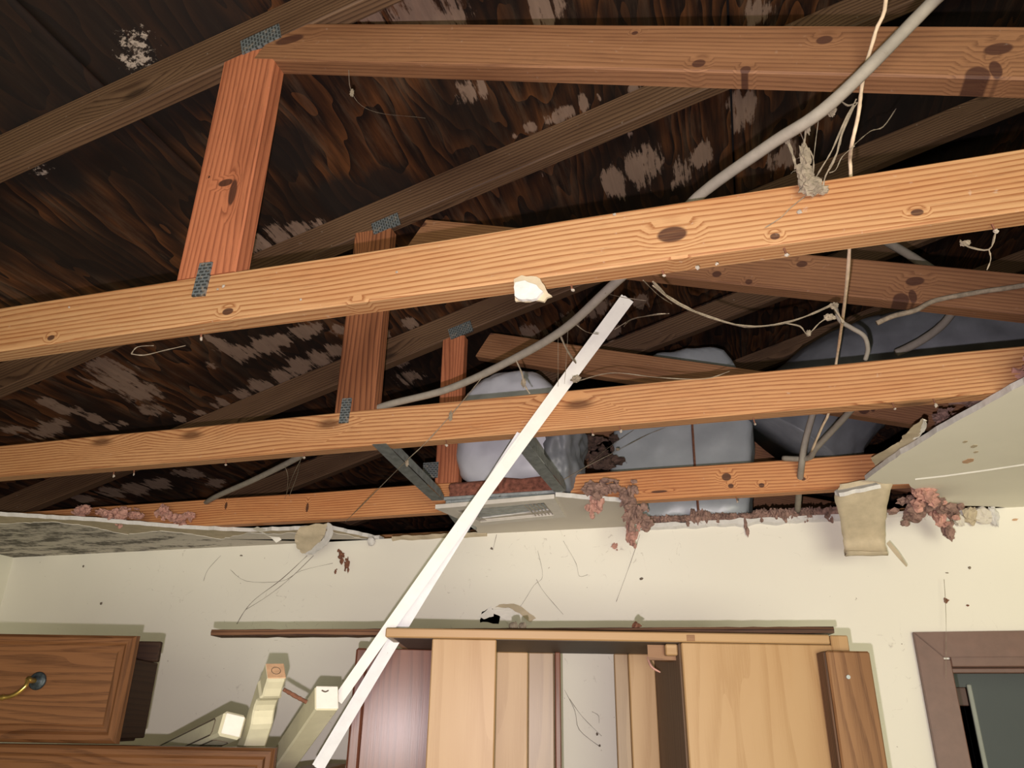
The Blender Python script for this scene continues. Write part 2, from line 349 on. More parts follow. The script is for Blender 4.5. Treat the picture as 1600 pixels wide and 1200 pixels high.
def uv_box(bm, grain=0, faces=None):
    uvl = bm.loops.layers.uv.verify()
    off = random.uniform(0, 3)
    for f in faces or bm.faces:
        f.normal_update()
        n = [abs(x) for x in f.normal]; ax = n.index(max(n))
        if ax == grain: a, b = [i for i in (0, 1, 2) if i != ax]
        else: a, b = grain, 3 - grain - ax
        for l in f.loops:
            l[uvl].uv = (l.vert.co[a] + off, l.vert.co[b] + off * 0.37 + ax * 0.21)
def box(bm, lo, hi, bev=0.002, grain=0):
    """a bevelled board, added to bm in its own axes"""
    t = bmesh.new()
    bmesh.ops.create_cube(t, size=1.0)
    for v in t.verts:
        v.co = V([lo[i] + (v.co[i] + 0.5) * (hi[i] - lo[i]) for i in range(3)])
    if bev: bmesh.ops.bevel(t, geom=t.edges[:], offset=bev, segments=1, affect='EDGES')
    uv_box(t, grain)
    me = bpy.data.meshes.new('tmp'); t.to_mesh(me); t.free(); bm.from_mesh(me); bpy.data.meshes.remove(me)
    return bm
def boxbm(lo, hi, bev=0.002, grain=0):
    return box(bmesh.new(), lo, hi, bev, grain)
def place(bm, m):
    bmesh.ops.transform(bm, matrix=m, verts=bm.verts); return bm

def beam(A, B, h, t, side=V((0, 1, 0)), n=14, wob=0.0015, cut0=None, cut1=None, seed=0):
    """sawn stick from A to B: h across the truss plane, t along `side`; A,B lie on the near face's centre line"""
    bm = bmesh.new(); uvl = bm.loops.layers.uv.verify()
    ax = (B - A); ln = ax.length; ax.normalize()
    hv = ax.cross(side).normalized()
    if hv.z < 0: hv = -hv
    c = 0.003
    prof = [(-h / 2 + c, 0), (h / 2 - c, 0), (h / 2, c), (h / 2, t - c), (h / 2 - c, t), (-h / 2 + c, t), (-h / 2, t - c), (-h / 2, c)]
    per = [0]
    for i in range(8):
        a, b = prof[i], prof[(i + 1) % 8]; per.append(per[-1] + math.hypot(a[0] - b[0], a[1] - b[1]))
    rings = []
    for k in range(n + 1):
        s = k / n; P = A + ax * ln * s
        wv = hv * wob * noise.noise(V((s * ln * 2.2, seed * 3.1, 1))) * 2 + side * wob * noise.noise(V((s * ln * 1.7, seed * 5.7, 9))) * 2
        ring = []
        for q, (a, b) in enumerate(prof):
            cut = 0
            if k == 0 and cut0: cut = cut0 * a
            if k == n and cut1: cut = cut1 * a
            ring.append(bm.verts.new(P + wv + hv * a + side * b + ax * cut))
        rings.append(ring)
    off = random.uniform(0, 5)
    for k in range(n):
        for q in range(8):
            f = bm.faces.new((rings[k][q], rings[k][(q + 1) % 8], rings[k + 1][(q + 1) % 8], rings[k + 1][q]))
            uv = [(k, per[q]), (k, per[q + 1]), (k + 1, per[q + 1]), (k + 1, per[q])]
            for l, (kk, vv) in zip(f.loops, uv): l[uvl].uv = (kk / n * ln + off, vv + off * 0.31)
    for ring in (rings[0], rings[-1]):
        f = bm.faces.new(ring)
        for l, (a, b) in zip(f.loops, prof): l[uvl].uv = (a + off, b * 2)
    return bm

def smooth_pts(pts, per=6):
    pts = [V(p) for p in pts]; out = []
    for i in range(len(pts) - 1):
        p0 = pts[max(i - 1, 0)]; p1 = pts[i]; p2 = pts[i + 1]; p3 = pts[min(i + 2, len(pts) - 1)]
        for k in range(per):
            t = k / per
            out.append(0.5 * ((2 * p1) + (-p0 + p2) * t + (2 * p0 - 5 * p1 + 4 * p2 - p3) * t * t + (-p0 + 3 * p1 - 3 * p2 + p3) * t ** 3))
    out.append(pts[-1]); return out
def tube(bm, pts, r, seg=6, per=6, jit=0.0, taper=None):
    P = smooth_pts(pts, per) if per > 1 else [V(p) for p in pts]
    n = len(P); prev = None; rings = []
    for i, p in enumerate(P):
        d = (P[min(i + 1, n - 1)] - P[max(i - 1, 0)])
        if d.length < 1e-9: d = V((0, 0, 1))
        d.normalize()
        if prev is None:
            prev = d.orthogonal().normalized()
        prev = (prev - d * prev.dot(d)).normalized(); q = d.cross(prev)
        rr = r if not callable(r) else r(i / (n - 1))
        if jit: rr *= 1 + random.uniform(-jit, jit)
        rings.append([bm.verts.new(p + (prev * math.cos(a) + q * math.sin(a)) * rr) for a in [2 * math.pi * k / seg for k in range(seg)]])
    for a, b in zip(rings, rings[1:]):
        for k in range(seg): bm.faces.new((a[k], a[(k + 1) % seg], b[(k + 1) % seg], b[k]))
    bm.faces.new(rings[0]); bm.faces.new(rings[-1])
    return bm

def ragged(poly, step=0.02, amp=0.004, edges=None, seed=0):
    """subdivide a closed outline and fray the edges listed"""
    out = []; n = len(poly)
    for i in range(n):
        a, b = V(poly[i]), V(poly[(i + 1) % n]); ln = (b - a).length
        fray = edges is None or i in edges
        k = max(1, int(ln / step)) if fray else 1
        nrm = V((-(b - a).y, (b - a).x)).normalized() if ln > 0 else V((0, 0))
        for j in range(k):
            p = a.lerp(b, j / k)
            if fray and j > 0:
                p = p + nrm * amp * (noise.noise(V((p.x * 40, p.y * 40, seed))) * 1.6 + random.uniform(-0.5, 0.5))
            out.append(p)
    return out
def slab(poly, z0, z1, mi=(0, 1, 2), sag=None):
    """flat board with outline poly (xy): material 0 below, 1 above, 2 on the edge; sag(x,y) drops it"""
    bm = bmesh.new()
    s = sag or (lambda x, y: 0)
    lo = [bm.verts.new((p[0], p[1], z0 - s(p[0], p[1]))) for p in poly]; hi = [bm.verts.new((p[0], p[1], z1 - s(p[0], p[1]))) for p in poly]
    f = bm.faces.new(lo); f.material_index = mi[0]
    f = bm.faces.new(hi[::-1]); f.material_index = mi[1]
    n = len(poly)
    for i in range(n):
        f = bm.faces.new((lo[i], lo[(i + 1) % n], hi[(i + 1) % n], hi[i])); f.material_index = mi[2]
    bm.normal_update(); bmesh.ops.triangulate(bm, faces=[f for f in bm.faces if len(f.verts) > 4])
    return bm
def sheet(rows, thick=0.0012, nu=8, amp=0.004, seed=0, fray=0.0):
    """thin curling sheet through rows of (left, right) points"""
    Lp = smooth_pts([r[0] for r in rows], 5); Rp = smooth_pts([r[1] for r in rows], 5)
    bm = bmesh.new(); g = []
    for i, (a, b) in enumerate(zip(Lp, Rp)):
        row = []
        for k in range(nu + 1):
            p = a.lerp(b, k / nu)
            p = p + V((noise.noise(p * 22 + V((seed, 0, 0))), noise.noise(p * 22 + V((0, seed, 5))), noise.noise(p * 22 + V((7, 0, seed))))) * amp
            if fray and (k in (0, nu) or i in (0, len(Lp) - 1)): p = p + V((random.uniform(-1, 1), 0, random.uniform(-1, 1))) * fray
            row.append(bm.verts.new(p))
        g.append(row)
    for a, b in zip(g, g[1:]):
        for k in range(nu): bm.faces.new((a[k], a[k + 1], b[k + 1], b[k]))
    bmesh.ops.recalc_face_normals(bm, faces=bm.faces)
    bmesh.ops.solidify(bm, geom=bm.faces[:], thickness=thick)
    return bm
def fluff(bm, c, size, seed, sub=3, amp=0.55, freq=1.0, strands=18, rot=None):
    """one shaggy lump"""
    t = bmesh.new(); bmesh.ops.create_icosphere(t, subdivisions=sub, radius=1.0)
    R = rot or Matrix.Identity(3)
    ms = (size[0] * size[1] * size[2]) ** (1 / 3)
    for v in t.verts:
        n = v.co.normalized()
        q = V((n.x * size[0], n.y * size[1], n.z * size[2]))
        d = noise.noise(q * (freq * 1.3 / ms) + V((seed * 7.3, seed, 3))) * amp * 0.8
        e = (abs(noise.noise(q * (freq * 4.5 / ms) + V((seed, 2, seed * 3)))) - 0.2) * amp * 0.9 + noise.noise(q * (freq * 12 / ms) + V((seed, 9, seed))) * amp * 0.5
        v.co = c + R @ (q * (0.9 + d + e + random.uniform(-0.07, 0.07)))
    me = bpy.data.meshes.new('tmp'); t.to_mesh(me); t.free(); bm.from_mesh(me); bpy.data.meshes.remove(me)
    for k in range(strands):
        a = V((random.gauss(0, 1), random.gauss(0, 1), random.gauss(0, 1))).normalized()
        p = c + R @ V((a.x * size[0], a.y * size[1], a.z * size[2])) * 0.8
        d = (a + V((0, 0, -0.4))).normalized() * ms * random.uniform(0.3, 0.7)
        k_ = lambda: V((random.uniform(-1, 1), random.uniform(-.5, .5), random.uniform(-1, 1))) * ms * 0.3
        tube(bm, [p, p + d * 0.5 + k_(), p + d + k_()], lambda s: ms * 0.035 * (1 - s * 0.8), 3, 3)
    return bm

# ------------------------------------------------------------------ the roof: one line per truss for the rafter's top edge
def rafter_line(y):
    """z and slope of the sagging roof at x = -0.8, per distance y"""
    pts = [(-3.0, 1.235, 0.28), (0.902, 1.233, 0.280), (1.508, 1.257, 0.300), (2.115, 1.250, 0.308), (2.722, 1.250, 0.308), (7, 1.250, 0.308)]
    for (a, za, sa), (b, zb, sb) in zip(pts, pts[1:]):
        if y <= b:
            t = (y - a) / (b - a); return za + (zb - za) * t, sa + (sb - sa) * t
    return pts[-1][1:]
RIDGE = 2.3
def roof_z(x, y):
    z, s = rafter_line(y)
    xx = x if x <= RIDGE else 2 * RIDGE - x
    return EYE + z + s * (xx + 0.8)
def on_roof(px, py):
    d = ray(px, py); lo, hi = 0.3, 6.0
    for _ in range(40):
        mid = (lo + hi) / 2; p = CAM + d * mid
        if p.z > roof_z(p.x, p.y): hi = mid
        else: lo = mid
    return CAM + d * lo

pale = [(385, 385, .035), (410, 378, .04), (440, 368, .04), (470, 360, .035), (500, 350, .025),
        (805, 212, .015), (830, 200, .022), (860, 187, .02), (885, 175, .028), (910, 162, .025), (935, 152, .015), (990, 140, .02),
        (1165, 165, .04), (1158, 190, .035), (1150, 155, .03), (1095, 245, .045), (1000, 262, .07), (960, 285, .05), (1060, 270, .05), (985, 210, .015), (845, 273, .012), (962, 215, .012),
        (740, 140, .04), (640, 22, .06), (700, 18, .05), (850, 12, .05), (1180, 15, .04), (1220, 250, .05), (570, 12, .04),
        (350, 545, .03), (380, 550, .045), (415, 540, .05), (440, 530, .035), (470, 518, .04), (495, 512, .03), (330, 570, .025), (325, 530, .02), (345, 535, .02),
        (560, 500, .03), (530, 515, .03),
        (280, 655, .02), (310, 645, .025), (345, 630, .03), (380, 617, .035), (410, 603, .045), (440, 590, .05), (470, 575, .05), (500, 562, .05), (525, 548, .04), (600, 520, .03), (640, 505, .03),
        (20, 672, .03), (60, 680, .045), (75, 668, .04), (95, 660, .03), (190, 663, .02), (120, 645, .025), (150, 655, .03), (175, 668, .02),
        (180, 592, .08), (215, 610, .07), (160, 575, .05), (235, 640, .04), (75, 630, .03), (100, 640, .03),
        (170, 770, .05), (210, 765, .05), (250, 755, .05), (300, 740, .04), (340, 755, .04), (130, 780, .04), (640, 590, .05), (620, 560, .05), (280, 740, .03),
        (830, 520, .05), (930, 480, .06), (890, 500, .05), (960, 520, .05), (1000, 470, .04)]
black = [(60, 60, .16), (140, 40, .14), (230, 60, .12), (40, 130, .12), (300, 20, .08), (190, 110, .07), (60, 260, .06), (30, 15, .2), (450, 230, .05), (610, 300, .06), (540, 310, .05),
         (1250, 330, .12), (1400, 200, .15), (1500, 200, .15), (1300, 260, .1), (1450, 10, .2), (820, 400, .1)]
mould = [(213, 72, .036), (218, 90, .03), (205, 95, .026), (222, 55, .02), (60, 265, .022)]
def stain_points(lst): return [(on_roof(a, b), r) for a, b, r in lst]
PALE, BLACK, MOULD = stain_points(pale), stain_points(black), stain_points(mould)
def mask(lst, x, y, ay=1.5):
    m = 0.0
    for p, r in lst:
        d = math.hypot(x - p.x, (y - p.y) / ay) / r
        if d < 2.2: m = max(m, 1 - max(0.0, (d - 0.4) / 1.4))
    return max(0.0, m)

roof = thing('roof_deck', None, None, (0, 2, EYE + 1.2), kind='structure')
def deck_panel(x0, x1, y0, y1, stained):
    bm = bmesh.new()
    st = 0.014 if stained else 0.3
    nx, ny = max(2, int((x1 - x0) / st)), max(2, int((y1 - y0) / (st * 1.6)))
    for k in ('pale', 'black', 'mould'): bm.verts.layers.float.new(k)
    lp, lb, lw = (bm.verts.layers.float[k] for k in ('pale', 'black', 'mould'))
    g = []
    for i in range(nx + 1):
        row = []
        for j in range(ny + 1):
            x = x0 + (x1 - x0) * i / nx; y = y0 + (y1 - y0) * j / ny
            v = bm.verts.new((x, y, roof_z(x, y)))
            if stained: v[lp] = mask(PALE, x, y); v[lb] = mask(BLACK, x, y); v[lw] = mask(MOULD, x, y, 1.2)
            row.append(v)
        g.append(row)
    for i in range(nx):
        for j in range(ny): bm.faces.new((g[i][j], g[i][j + 1], g[i + 1][j + 1], g[i + 1][j]))
    # the board's thickness
    for a, b in ((g[0], 1), (g[-1], 1), ([r[0] for r in g], 1), ([r[-1] for r in g], 1)):
        top = [bm.verts.new(v.co + V((0, 0, 0.012))) for v in a]
        for k in range(len(a) - 1): bm.faces.new((a[k], a[k + 1], top[k + 1], top[k]))
    obj('plywood_sheet', bm, 'deck', roof, True)
gap = 0.003
for (ya, yb) in ((-2.4, 0.295), (0.295, 2.72), (2.72, 5.2)):
    for xa in (-3.56, -2.34, -1.12, 0.10, 1.32):
        vis = ya > 0 or (ya > -3 and False)
        xb = min(xa + 1.22, RIDGE)
        deck_panel(xa + gap, xb - gap, ya + gap, yb - gap, 0 < ya < 2.8 and xa < 1.0)
    deck_panel(RIDGE + gap, RIDGE + 2.4, ya + gap, yb - gap, False)
# roofing felt over the sheets
bm = bmesh.new()
pr = [(-3.6, 0.02), (RIDGE, 0.02), (RIDGE + 2.5, 0.02)]
rows = []
for y in [-2.45, 0.902, 1.508, 2.115, 5.25]:
    rows.append([bm.verts.new((x, y, roof_z(x, y) + dz)) for x, dz in pr])
for a, b in zip(rows, rows[1:]):
    for k in range(2): bm.faces.new((a[k], a[k + 1], b[k + 1], b[k]))
obj('roofing_felt', bm, 'black', roof)

# ------------------------------------------------------------------ room shell
XL, XR, YF = -2.687, 2.5, -2.4
def structure(name, bm, mats, parent=None, label=None):
    return obj(name, bm, mats, parent, kind='structure', label=label)
structure('floor', boxbm((XL - .1, YF - .1, -0.05), (XR + .1, 5.2, 0), 0), 'floor')
def wall_with_notch(name, y0, y1, xa, xb, ztop, nx0, nx1, nz, mat):
    bm = bmesh.new()
    pl = [(xa, 0), (nx0, 0), (nx0, nz), (nx1, nz), (nx1, 0), (xb, 0), (xb, ztop), (xa, ztop)]
    fr = [bm.verts.new((x, y0, z)) for x, z in pl]; bk = [bm.verts.new((x, y1, z)) for x, z in pl]
    bm.faces.new(fr); bm.faces.new(bk[::-1])
    for i in range(8): bm.faces.new((fr[i], fr[(i + 1) % 8], bk[(i + 1) % 8], bk[i]))
    bm.normal_update(); bmesh.ops.triangulate(bm, faces=[f for f in bm.faces if len(f.verts) > 4])
    return structure(name, bm, mat)
DX0, DX1, DZ = 0.487, 1.25, EYE + 0.164
wall_back = wall_with_notch('wall_back', WALL, WALL + 0.11, XL, XR, CEIL, DX0, DX1, DZ, 'wall')
structure('wall_left', boxbm((XL - 0.1, YF, 0), (XL, WALL + 0.1, CEIL), 0), 'sidewall')
structure('wall_right', boxbm((XR, YF, 0), (XR + 0.1, WALL + 0.1, CEIL), 0), 'sidewall')
# the wall behind the camera, with an unseen window opening added for the daylight fill
wf = wall_with_notch('wall_front', YF - 0.1, YF, XL, XR, CEIL, 0.2, 2.1, 2.1, 'sidewall')
structure('wall_front_sill', boxbm((0.2, YF - 0.1, 0), (2.1, YF, 0.85), 0), 'sidewall')
win = thing('added_window', None, None, (1.15, YF, 0.85), kind='structure')  # unseen window frame, added to dress the fill lamp
for nm, lo, hi in (('window_sill', (0.2, YF - 0.1, 0.85), (2.1, YF + 0.03, 0.88)), ('window_frame', (0.2, YF - 0.09, 0.88), (0.25, YF - 0.05, 2.1)), ('window_frame', (2.05, YF - 0.09, 0.88), (2.1, YF - 0.05, 2.1)), ('window_frame', (0.25, YF - 0.09, 2.05), (2.05, YF - 0.05, 2.1)), ('window_frame', (1.13, YF - 0.09, 0.88), (1.17, YF - 0.05, 2.05))):
    obj(nm, boxbm(lo, hi, 0.003), 'white', win)
# dark gable ends of the attic
for nm, yg in (('wall_gable_far', 5.15), ('wall_gable_near', -2.46)):
    bm = bmesh.new(); pl = [(-3.6, JB - 0.2), (4.9, JB - 0.2), (4.9, roof_z(4.7, yg)), (RIDGE, roof_z(RIDGE, yg) + .02), (-3.6, roof_z(-3.6, yg) + .02)]
    a = [bm.verts.new((x, yg, z)) for x, z in pl]; b_ = [bm.verts.new((x, yg + .04, z)) for x, z in pl]
    bm.faces.new(a); bm.faces.new(b_[::-1])
    for i in range(5): bm.faces.new((a[i], a[(i + 1) % 5], b_[(i + 1) % 5], b_[i]))
    structure(nm, bm, 'deck')
# room beyond the doorway
bm = bmesh.new()
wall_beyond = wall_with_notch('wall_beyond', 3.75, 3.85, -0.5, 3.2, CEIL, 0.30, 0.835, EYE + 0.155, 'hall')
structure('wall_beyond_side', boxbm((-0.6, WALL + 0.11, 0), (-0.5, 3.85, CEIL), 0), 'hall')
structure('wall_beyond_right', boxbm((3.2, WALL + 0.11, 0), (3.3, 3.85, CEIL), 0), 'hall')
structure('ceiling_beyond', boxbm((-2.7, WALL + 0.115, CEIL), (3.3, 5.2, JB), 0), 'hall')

door = thing('door_1', None, None, (0.85, WALL, 0), kind='structure')
cz = EYE + 0.232
def casing(pl):
    bm = bmesh.new()
    n = len(pl); cx_, cz_ = sum(p[0] for p in pl) / n, sum(p[1] for p in pl) / n
    a = [bm.verts.new((x, WALL - 0.0185, z)) for x, z in pl]; b_ = [bm.verts.new((x, WALL - 0.0005, z)) for x, z in pl]
    bm.faces.new(a); bm.faces.new(b_[::-1])
    for i in range(n): bm.faces.new((a[i], a[(i + 1) % n], b_[(i + 1) % n], b_[i]))
    bmesh.ops.recalc_face_normals(bm, faces=bm.faces)
    bmesh.ops.bevel(bm, geom=[e for e in bm.edges if all(v.co.y < WALL - .01 for v in e.verts)], offset=0.0018, segments=2, affect='EDGES')
    obj('door_casing', bm, 'brown_paint', door)
casing([(0.423, 0), (0.484, 0), (0.484, cz - 0.0635), (0.423, cz - 0.0005)])
casing([(0.4235, cz), (0.4845, cz - 0.063), (1.26, cz - 0.063), (1.32, cz)])
obj('door_casing', boxbm((1.254, WALL - 0.018, 0), (1.314, WALL - 0.0005, cz - 0.062), 0.003, 2), 'brown_paint', door)
obj('door_jamb', boxbm((DX0 - 0.004, WALL - 0.010, 0), (DX0 + 0.014, WALL + 0.115, DZ), 0.002, 2), 'brown_paint', door)
obj('door_jamb', boxbm((DX0 + 0.014, WALL - 0.010, DZ - 0.018), (DX1, WALL + 0.115, DZ + 0.008), 0.002, 0), 'brown_paint', door)
obj('door_stop', boxbm((DX0 + 0.014, WALL + 0.045, DZ - 0.03), (DX1, WALL + 0.08, DZ - 0.018), 0.002, 0), 'brown_paint', door)
d2 = thing('door_2', None, None, (0.55, 3.75, 0), kind='structure')
obj('door_edge', boxbm((0.835, 3.735, 0), (0.852, 3.85, EYE + 0.165), 0.003, 2), 'hall_trim', d2)
obj('door_head', boxbm((0.30, 3.76, EYE + 0.085), (0.835, 3.84, EYE + 0.155), 0.003, 0), 'brown_paint', d2)
obj('dark_backdrop', boxbm((0.2, 4.6, 0), (1.4, 4.62, CEIL), 0), 'black', d2)  # black sheet standing in for the unlit space beyond the far doorway

# ------------------------------------------------------------------ roof trusses
def nail(parent, x, y, r=0.0015, ln=0.011):
    r = min(r, 0.0015); ln = ln * random.uniform(0.7, 1.0)
    bm = bmesh.new()
    tube(bm, [V((x, y, JB + 0.002)), V((x + 0.001, y, JB - ln * 0.6)), V((x + 0.003, y, JB - ln))], r, 5, 2)
    obj('nail', bm, 'rust', parent)
    bm = bmesh.new(); fluff(bm, V((x + 0.002, y, JB - ln)), tuple(q * random.uniform(.45, .9) for q in (0.004, 0.004, 0.005)), x * 9, 2, 0.5, 1, 3)
    obj('gypsum_crumb', bm, 'fleck', parent)
def plate(parent, c, ax, l, w):
    """punched plate lying on the truss's near face"""
    ax = V(ax).normalized(); up = V((0, 1, 0)).cross(ax)
    bm = bmesh.new(); uvl = bm.loops.layers.uv.verify()
    lo = []; hi = []
    for (a, b) in ((-l / 2, -w / 2), (l / 2, -w / 2), (l / 2, w / 2), (-l / 2, w / 2)):
        p = c + ax * a + up * b
        lo.append(bm.verts.new(p + V((0, -0.0028, 0)))); hi.append(bm.verts.new(p + V((0, 0.003, 0))))
    fs = [bm.faces.new(lo), bm.faces.new(hi[::-1])] + [bm.faces.new((lo[i], lo[(i + 1) % 4], hi[(i + 1) % 4], hi[i])) for i in range(4)]
    for f in fs:
        for lp_ in f.loops:
            q = lp_.vert.co - c; lp_[uvl].uv = (q.dot(up) + 1, q.dot(ax) + 1)
    obj('nail_plate', bm, 'plate', parent)
def truss(y, label, mats, web, posts=(-0.79, 0.104), plates=True, nails=(), cutjoist=None, xl=-3.3, seed=0):
    t = thing('roof_truss', label, 'truss', (0, y, JB), 'roof trusses')
    z0, sl = rafter_line(y); z0 += EYE
    if cutjoist is None:
        obj('bottom_chord', beam(V((xl, y, JB + JH / 2)), V((XR + 2, y, JB + JH / 2)), JH, JT, n=40, wob=0.0016, seed=seed), mats['chord'], t)
    else:
        obj('bottom_chord', beam(V((xl, y, JB + JH / 2)), V((cutjoist[0], y, JB + JH / 2)), JH, JT, n=20, seed=seed), mats['chord'], t)
        obj('bottom_chord', beam(V((cutjoist[1], y, JB + JH / 2)), V((XR + 2, y, JB + JH / 2)), JH, JT, n=20, seed=seed + 4), mats['chord'], t)
    ca = math.cos(math.atan(sl)); hh = 0.089 / 2 / ca
    rz = lambda x: z0 + sl * (x + 0.8) - hh - 0.001
    obj('rafter', beam(V((-3.5, y, rz(-3.5))), V((RIDGE, y, rz(RIDGE))), 0.089, JT, n=30, wob=0.0012, seed=seed + 1), mats['rafter'], t)
    obj('rafter', beam(V((RIDGE, y, rz(RIDGE))), V((RIDGE + 2.4, y, rz(RIDGE) - 2.4 * sl)), 0.089, JT, n=6, seed=seed + 2), mats['rafter'], t)
    px, pw = posts
    ptop = rz(px) - hh
    pb = beam(V((px, y + 0.0005, JB + JH)), V((px, y + 0.0005, ptop + 0.0)), pw, JT - 0.001, n=8, wob=0.001, seed=seed + 3)
    obj('post', pb, mats['post'], t)
    A, B = web
    obj('diagonal_web', beam(V((A[0], y + 0.0002, EYE + A[1])), V((B[0], y + 0.0002, EYE + B[1])), 0.089, JT - 0.0005, n=18, wob=0.0012, seed=seed + 5, cut0=0.3), mats['web'], t)
    return t
mA = dict(chord='joist', rafter='rafter', post='post', web='web')
mB = dict(chord='joist_mid', rafter='rafter', post='post_dark', web='web')
mC = dict(chord='joist_red', rafter='rafter', post='post', web='web')
# near truss
t1 = truss(Y1, 'nearest roof truss, with bright lower chord and a long red post', mA, ((-0.75, 1.158), (0.90, 0.6606)), (-0.786, 0.112), seed=1)
plate(t1, on_y(408, 62, Y1), (1, 0, 0.28), 0.082, 0.036)
plate(t1, on_y(317, 437, Y1), (0.05, 0, 1), 0.062, 0.024)
for px, py in ((340, 545), (833, 460), (895, 456), (1035, 427), (1225, 392), (1550, 355)):
    p = on_z(px, py - 4, JB); nail(t1, p.x, min(max(p.y, Y1 + 0.006), Y1 + 0.034))
t2 = truss(Y2, 'second roof truss, short dark post and lower chord behind the white sticks', mB, ((-0.70, 1.125), (0.93, 0.6608)), (-0.825, 0.102), seed=11)
plate(t2, on_y(603, 350, Y2), (1, 0, 0.30), 0.075, 0.036)
plate(t2, on_y(540, 642, Y2), (0.04, 0, 1), 0.062, 0.024)
for px, py in ((180, 742), (213, 740), (353, 722), (475, 712), (697, 692), (925, 676), (968, 670), (1177, 657), (1395, 632), (1460, 625)):
    p = on_z(px, py - 4, JB); nail(t2, p.x, min(max(p.y, Y2 + 0.006), Y2 + 0.034), 0.002, 0.014)
t3 = truss(Y3, 'third roof truss, its cut lower chord interrupted at the ceiling vent', mC, ((-0.72, 1.108), (0.87, 0.6640)), (-0.823, 0.075), cutjoist=(-0.800, -0.442), seed=21)
plate(t3, on_y(720, 516, Y3), (1, 0, 0.31), 0.080, 0.040)
plate(t3, on_y(673, 735, Y3), (0, 0, 1), 0.05, 0.05)
for px, py in ((940, 795), (1150, 783)):
    p = on_z(px, py - 6, JB); nail(t3, p.x, min(max(p.y, Y3 + 0.006), Y3 + 0.034), 0.002, 0.014)
t4 = truss(Y3 + 0.606, 'fourth roof truss, dim one just beyond the wall behind the ducts', mB, ((-0.72, 1.105), (0.87, 0.6620)), seed=31)
t5 = truss(Y3 + 1.212, 'fifth roof truss, farthest one in the dark of the attic', mB, ((-0.72, 1.105), (0.87, 0.6620)), seed=41)

# ------------------------------------------------------------------ what is left of the ceiling
def z2(pts, z): return [on_z(px, py, z).to_2d() for px, py in pts]
def wob(x, y): return 0
ceil = thing('ceiling', None, None, (0, WALL - 0.2, CEIL), kind='structure')
fe = z2([(0, 806), (139, 814), (286, 826), (392, 831), (469, 828), (513, 826), (560, 836), (600, 846)], CEIL)
fe = [V((XL, fe[0].y - 0.17))] + fe
poly = fe + [V((fe[-1].x, WALL)), V((XL, WALL))]
P_ = ragged(poly, 0.018, 0.006, set(range(len(fe) - 1)), 1)
obj('drywall_panel', slab(P_, CEIL, JB - 0.0005, (0, 0, 1)), ['kraft', 'gypsum'], ceil)
fe2 = z2([(0, 818), (80, 815), (139, 822), (200, 835), (250, 829), (300, 834), (345, 842), (392, 832), (420, 834), (469, 832), (513, 830), (600, 848)], CEIL)
fe2 = [V((XL, fe2[0].y - 0.12))] + fe2
poly = fe2 + [V((fe2[-1].x, WALL - 0.001)), V((XL + 0.001, WALL - 0.001))]
obj('paint_layer', slab(ragged(poly, 0.015, 0.008, set(range(len(fe2) - 1)), 2), CEIL - 0.0012, CEIL - 0.0001, (0, 0, 1)), ['ceil_mold', 'paper_white'], ceil)
# middle piece around the vent
mp = z2([(748, 836), (742, 812), (860, 797), (868, 776), (985, 786), (988, 827)], CEIL)
mp = [V((mp[0].x, WALL)), mp[1], mp[2], mp[3], mp[4], V((mp[5].x, WALL))]
obj('drywall_panel', slab(ragged(mp, 0.015, 0.004, {0, 1, 2, 3, 4}, 3), CEIL, JB - 0.0005, (0, 1, 2)), ['ceil', 'kraft', 'gypsum'], ceil)
# right piece, still up beside the doorway
rp_px = [(1600, 601), (1550, 628), (1480, 667), (1440, 691), (1400, 716), (1370, 737), (1352, 751), (1395, 757), (1420, 756), (1432, 770), (1470, 784), (1500, 790), (1560, 792)]
rp = z2(rp_px, CEIL)
d0 = (rp[0] - rp[1]).normalized()
rp = [V((XR, rp[0].y - 0.5)), rp[0] + d0 * 0.5] + rp
rp = [V((XR, -0.2)), V((0.9, -0.2))] + rp[2:] + [V((rp[-1].x + 0.02, WALL)), V((XR, WALL))]
obj('drywall_panel', slab(ragged(rp, 0.027, 0.004, set(range(2, len(rp) - 3)), 4), CEIL, JB - 0.0005, (0, 1, 2)), ['ceil_r', 'kraft', 'gypsum'], ceil)
# open paint seam on the right piece
bm = bmesh.new()
sp_ = [on_z(px, py, CEIL - 0.0007) for px, py in ((1430, 748), (1475, 743), (1540, 734), (1600, 725), (1660, 716))]
rows = [[bm.verts.new(p + V((0, dy, dz_))) for dy, dz_ in ((0, 0.0005), (0.004, -0.0022), (0.0046, 0.0005))] for p in sp_]
for a, b in zip(rows, rows[1:]):
    for k in range(3): bm.faces.new((a[k], b[k], b[(k + 1) % 3], a[(k + 1) % 3]))
bm.faces.new(rows[0]); bm.faces.new(rows[-1])
obj('tape_seam', bm, 'paper_white', ceil)
# torn brown paper along the front of the right piece
obj('torn_paper', sheet([(on_z(a, b, JB + .006), on_z(c_, d_, JB + .002)) for a, b, c_, d_ in ((1361, 716, 1366, 728), (1385, 700, 1396, 710), (1405, 690, 1415, 698), (1413, 677, 1432, 684), (1425, 666, 1443, 670), (1440, 654, 1447, 657))], 0.0012, 5, 0.003, 3, 0.001), 'kraft', ceil)
obj('torn_paper', sheet([(on_z(a, b, JB + .003), on_z(c_, d_, JB + .001)) for a, b, c_, d_ in ((1426, 686, 1436, 684), (1437, 672, 1446, 670), (1443, 655, 1447, 656))], 0.0012, 3, 0.001, 5, 0.001), 'paper_white', ceil)
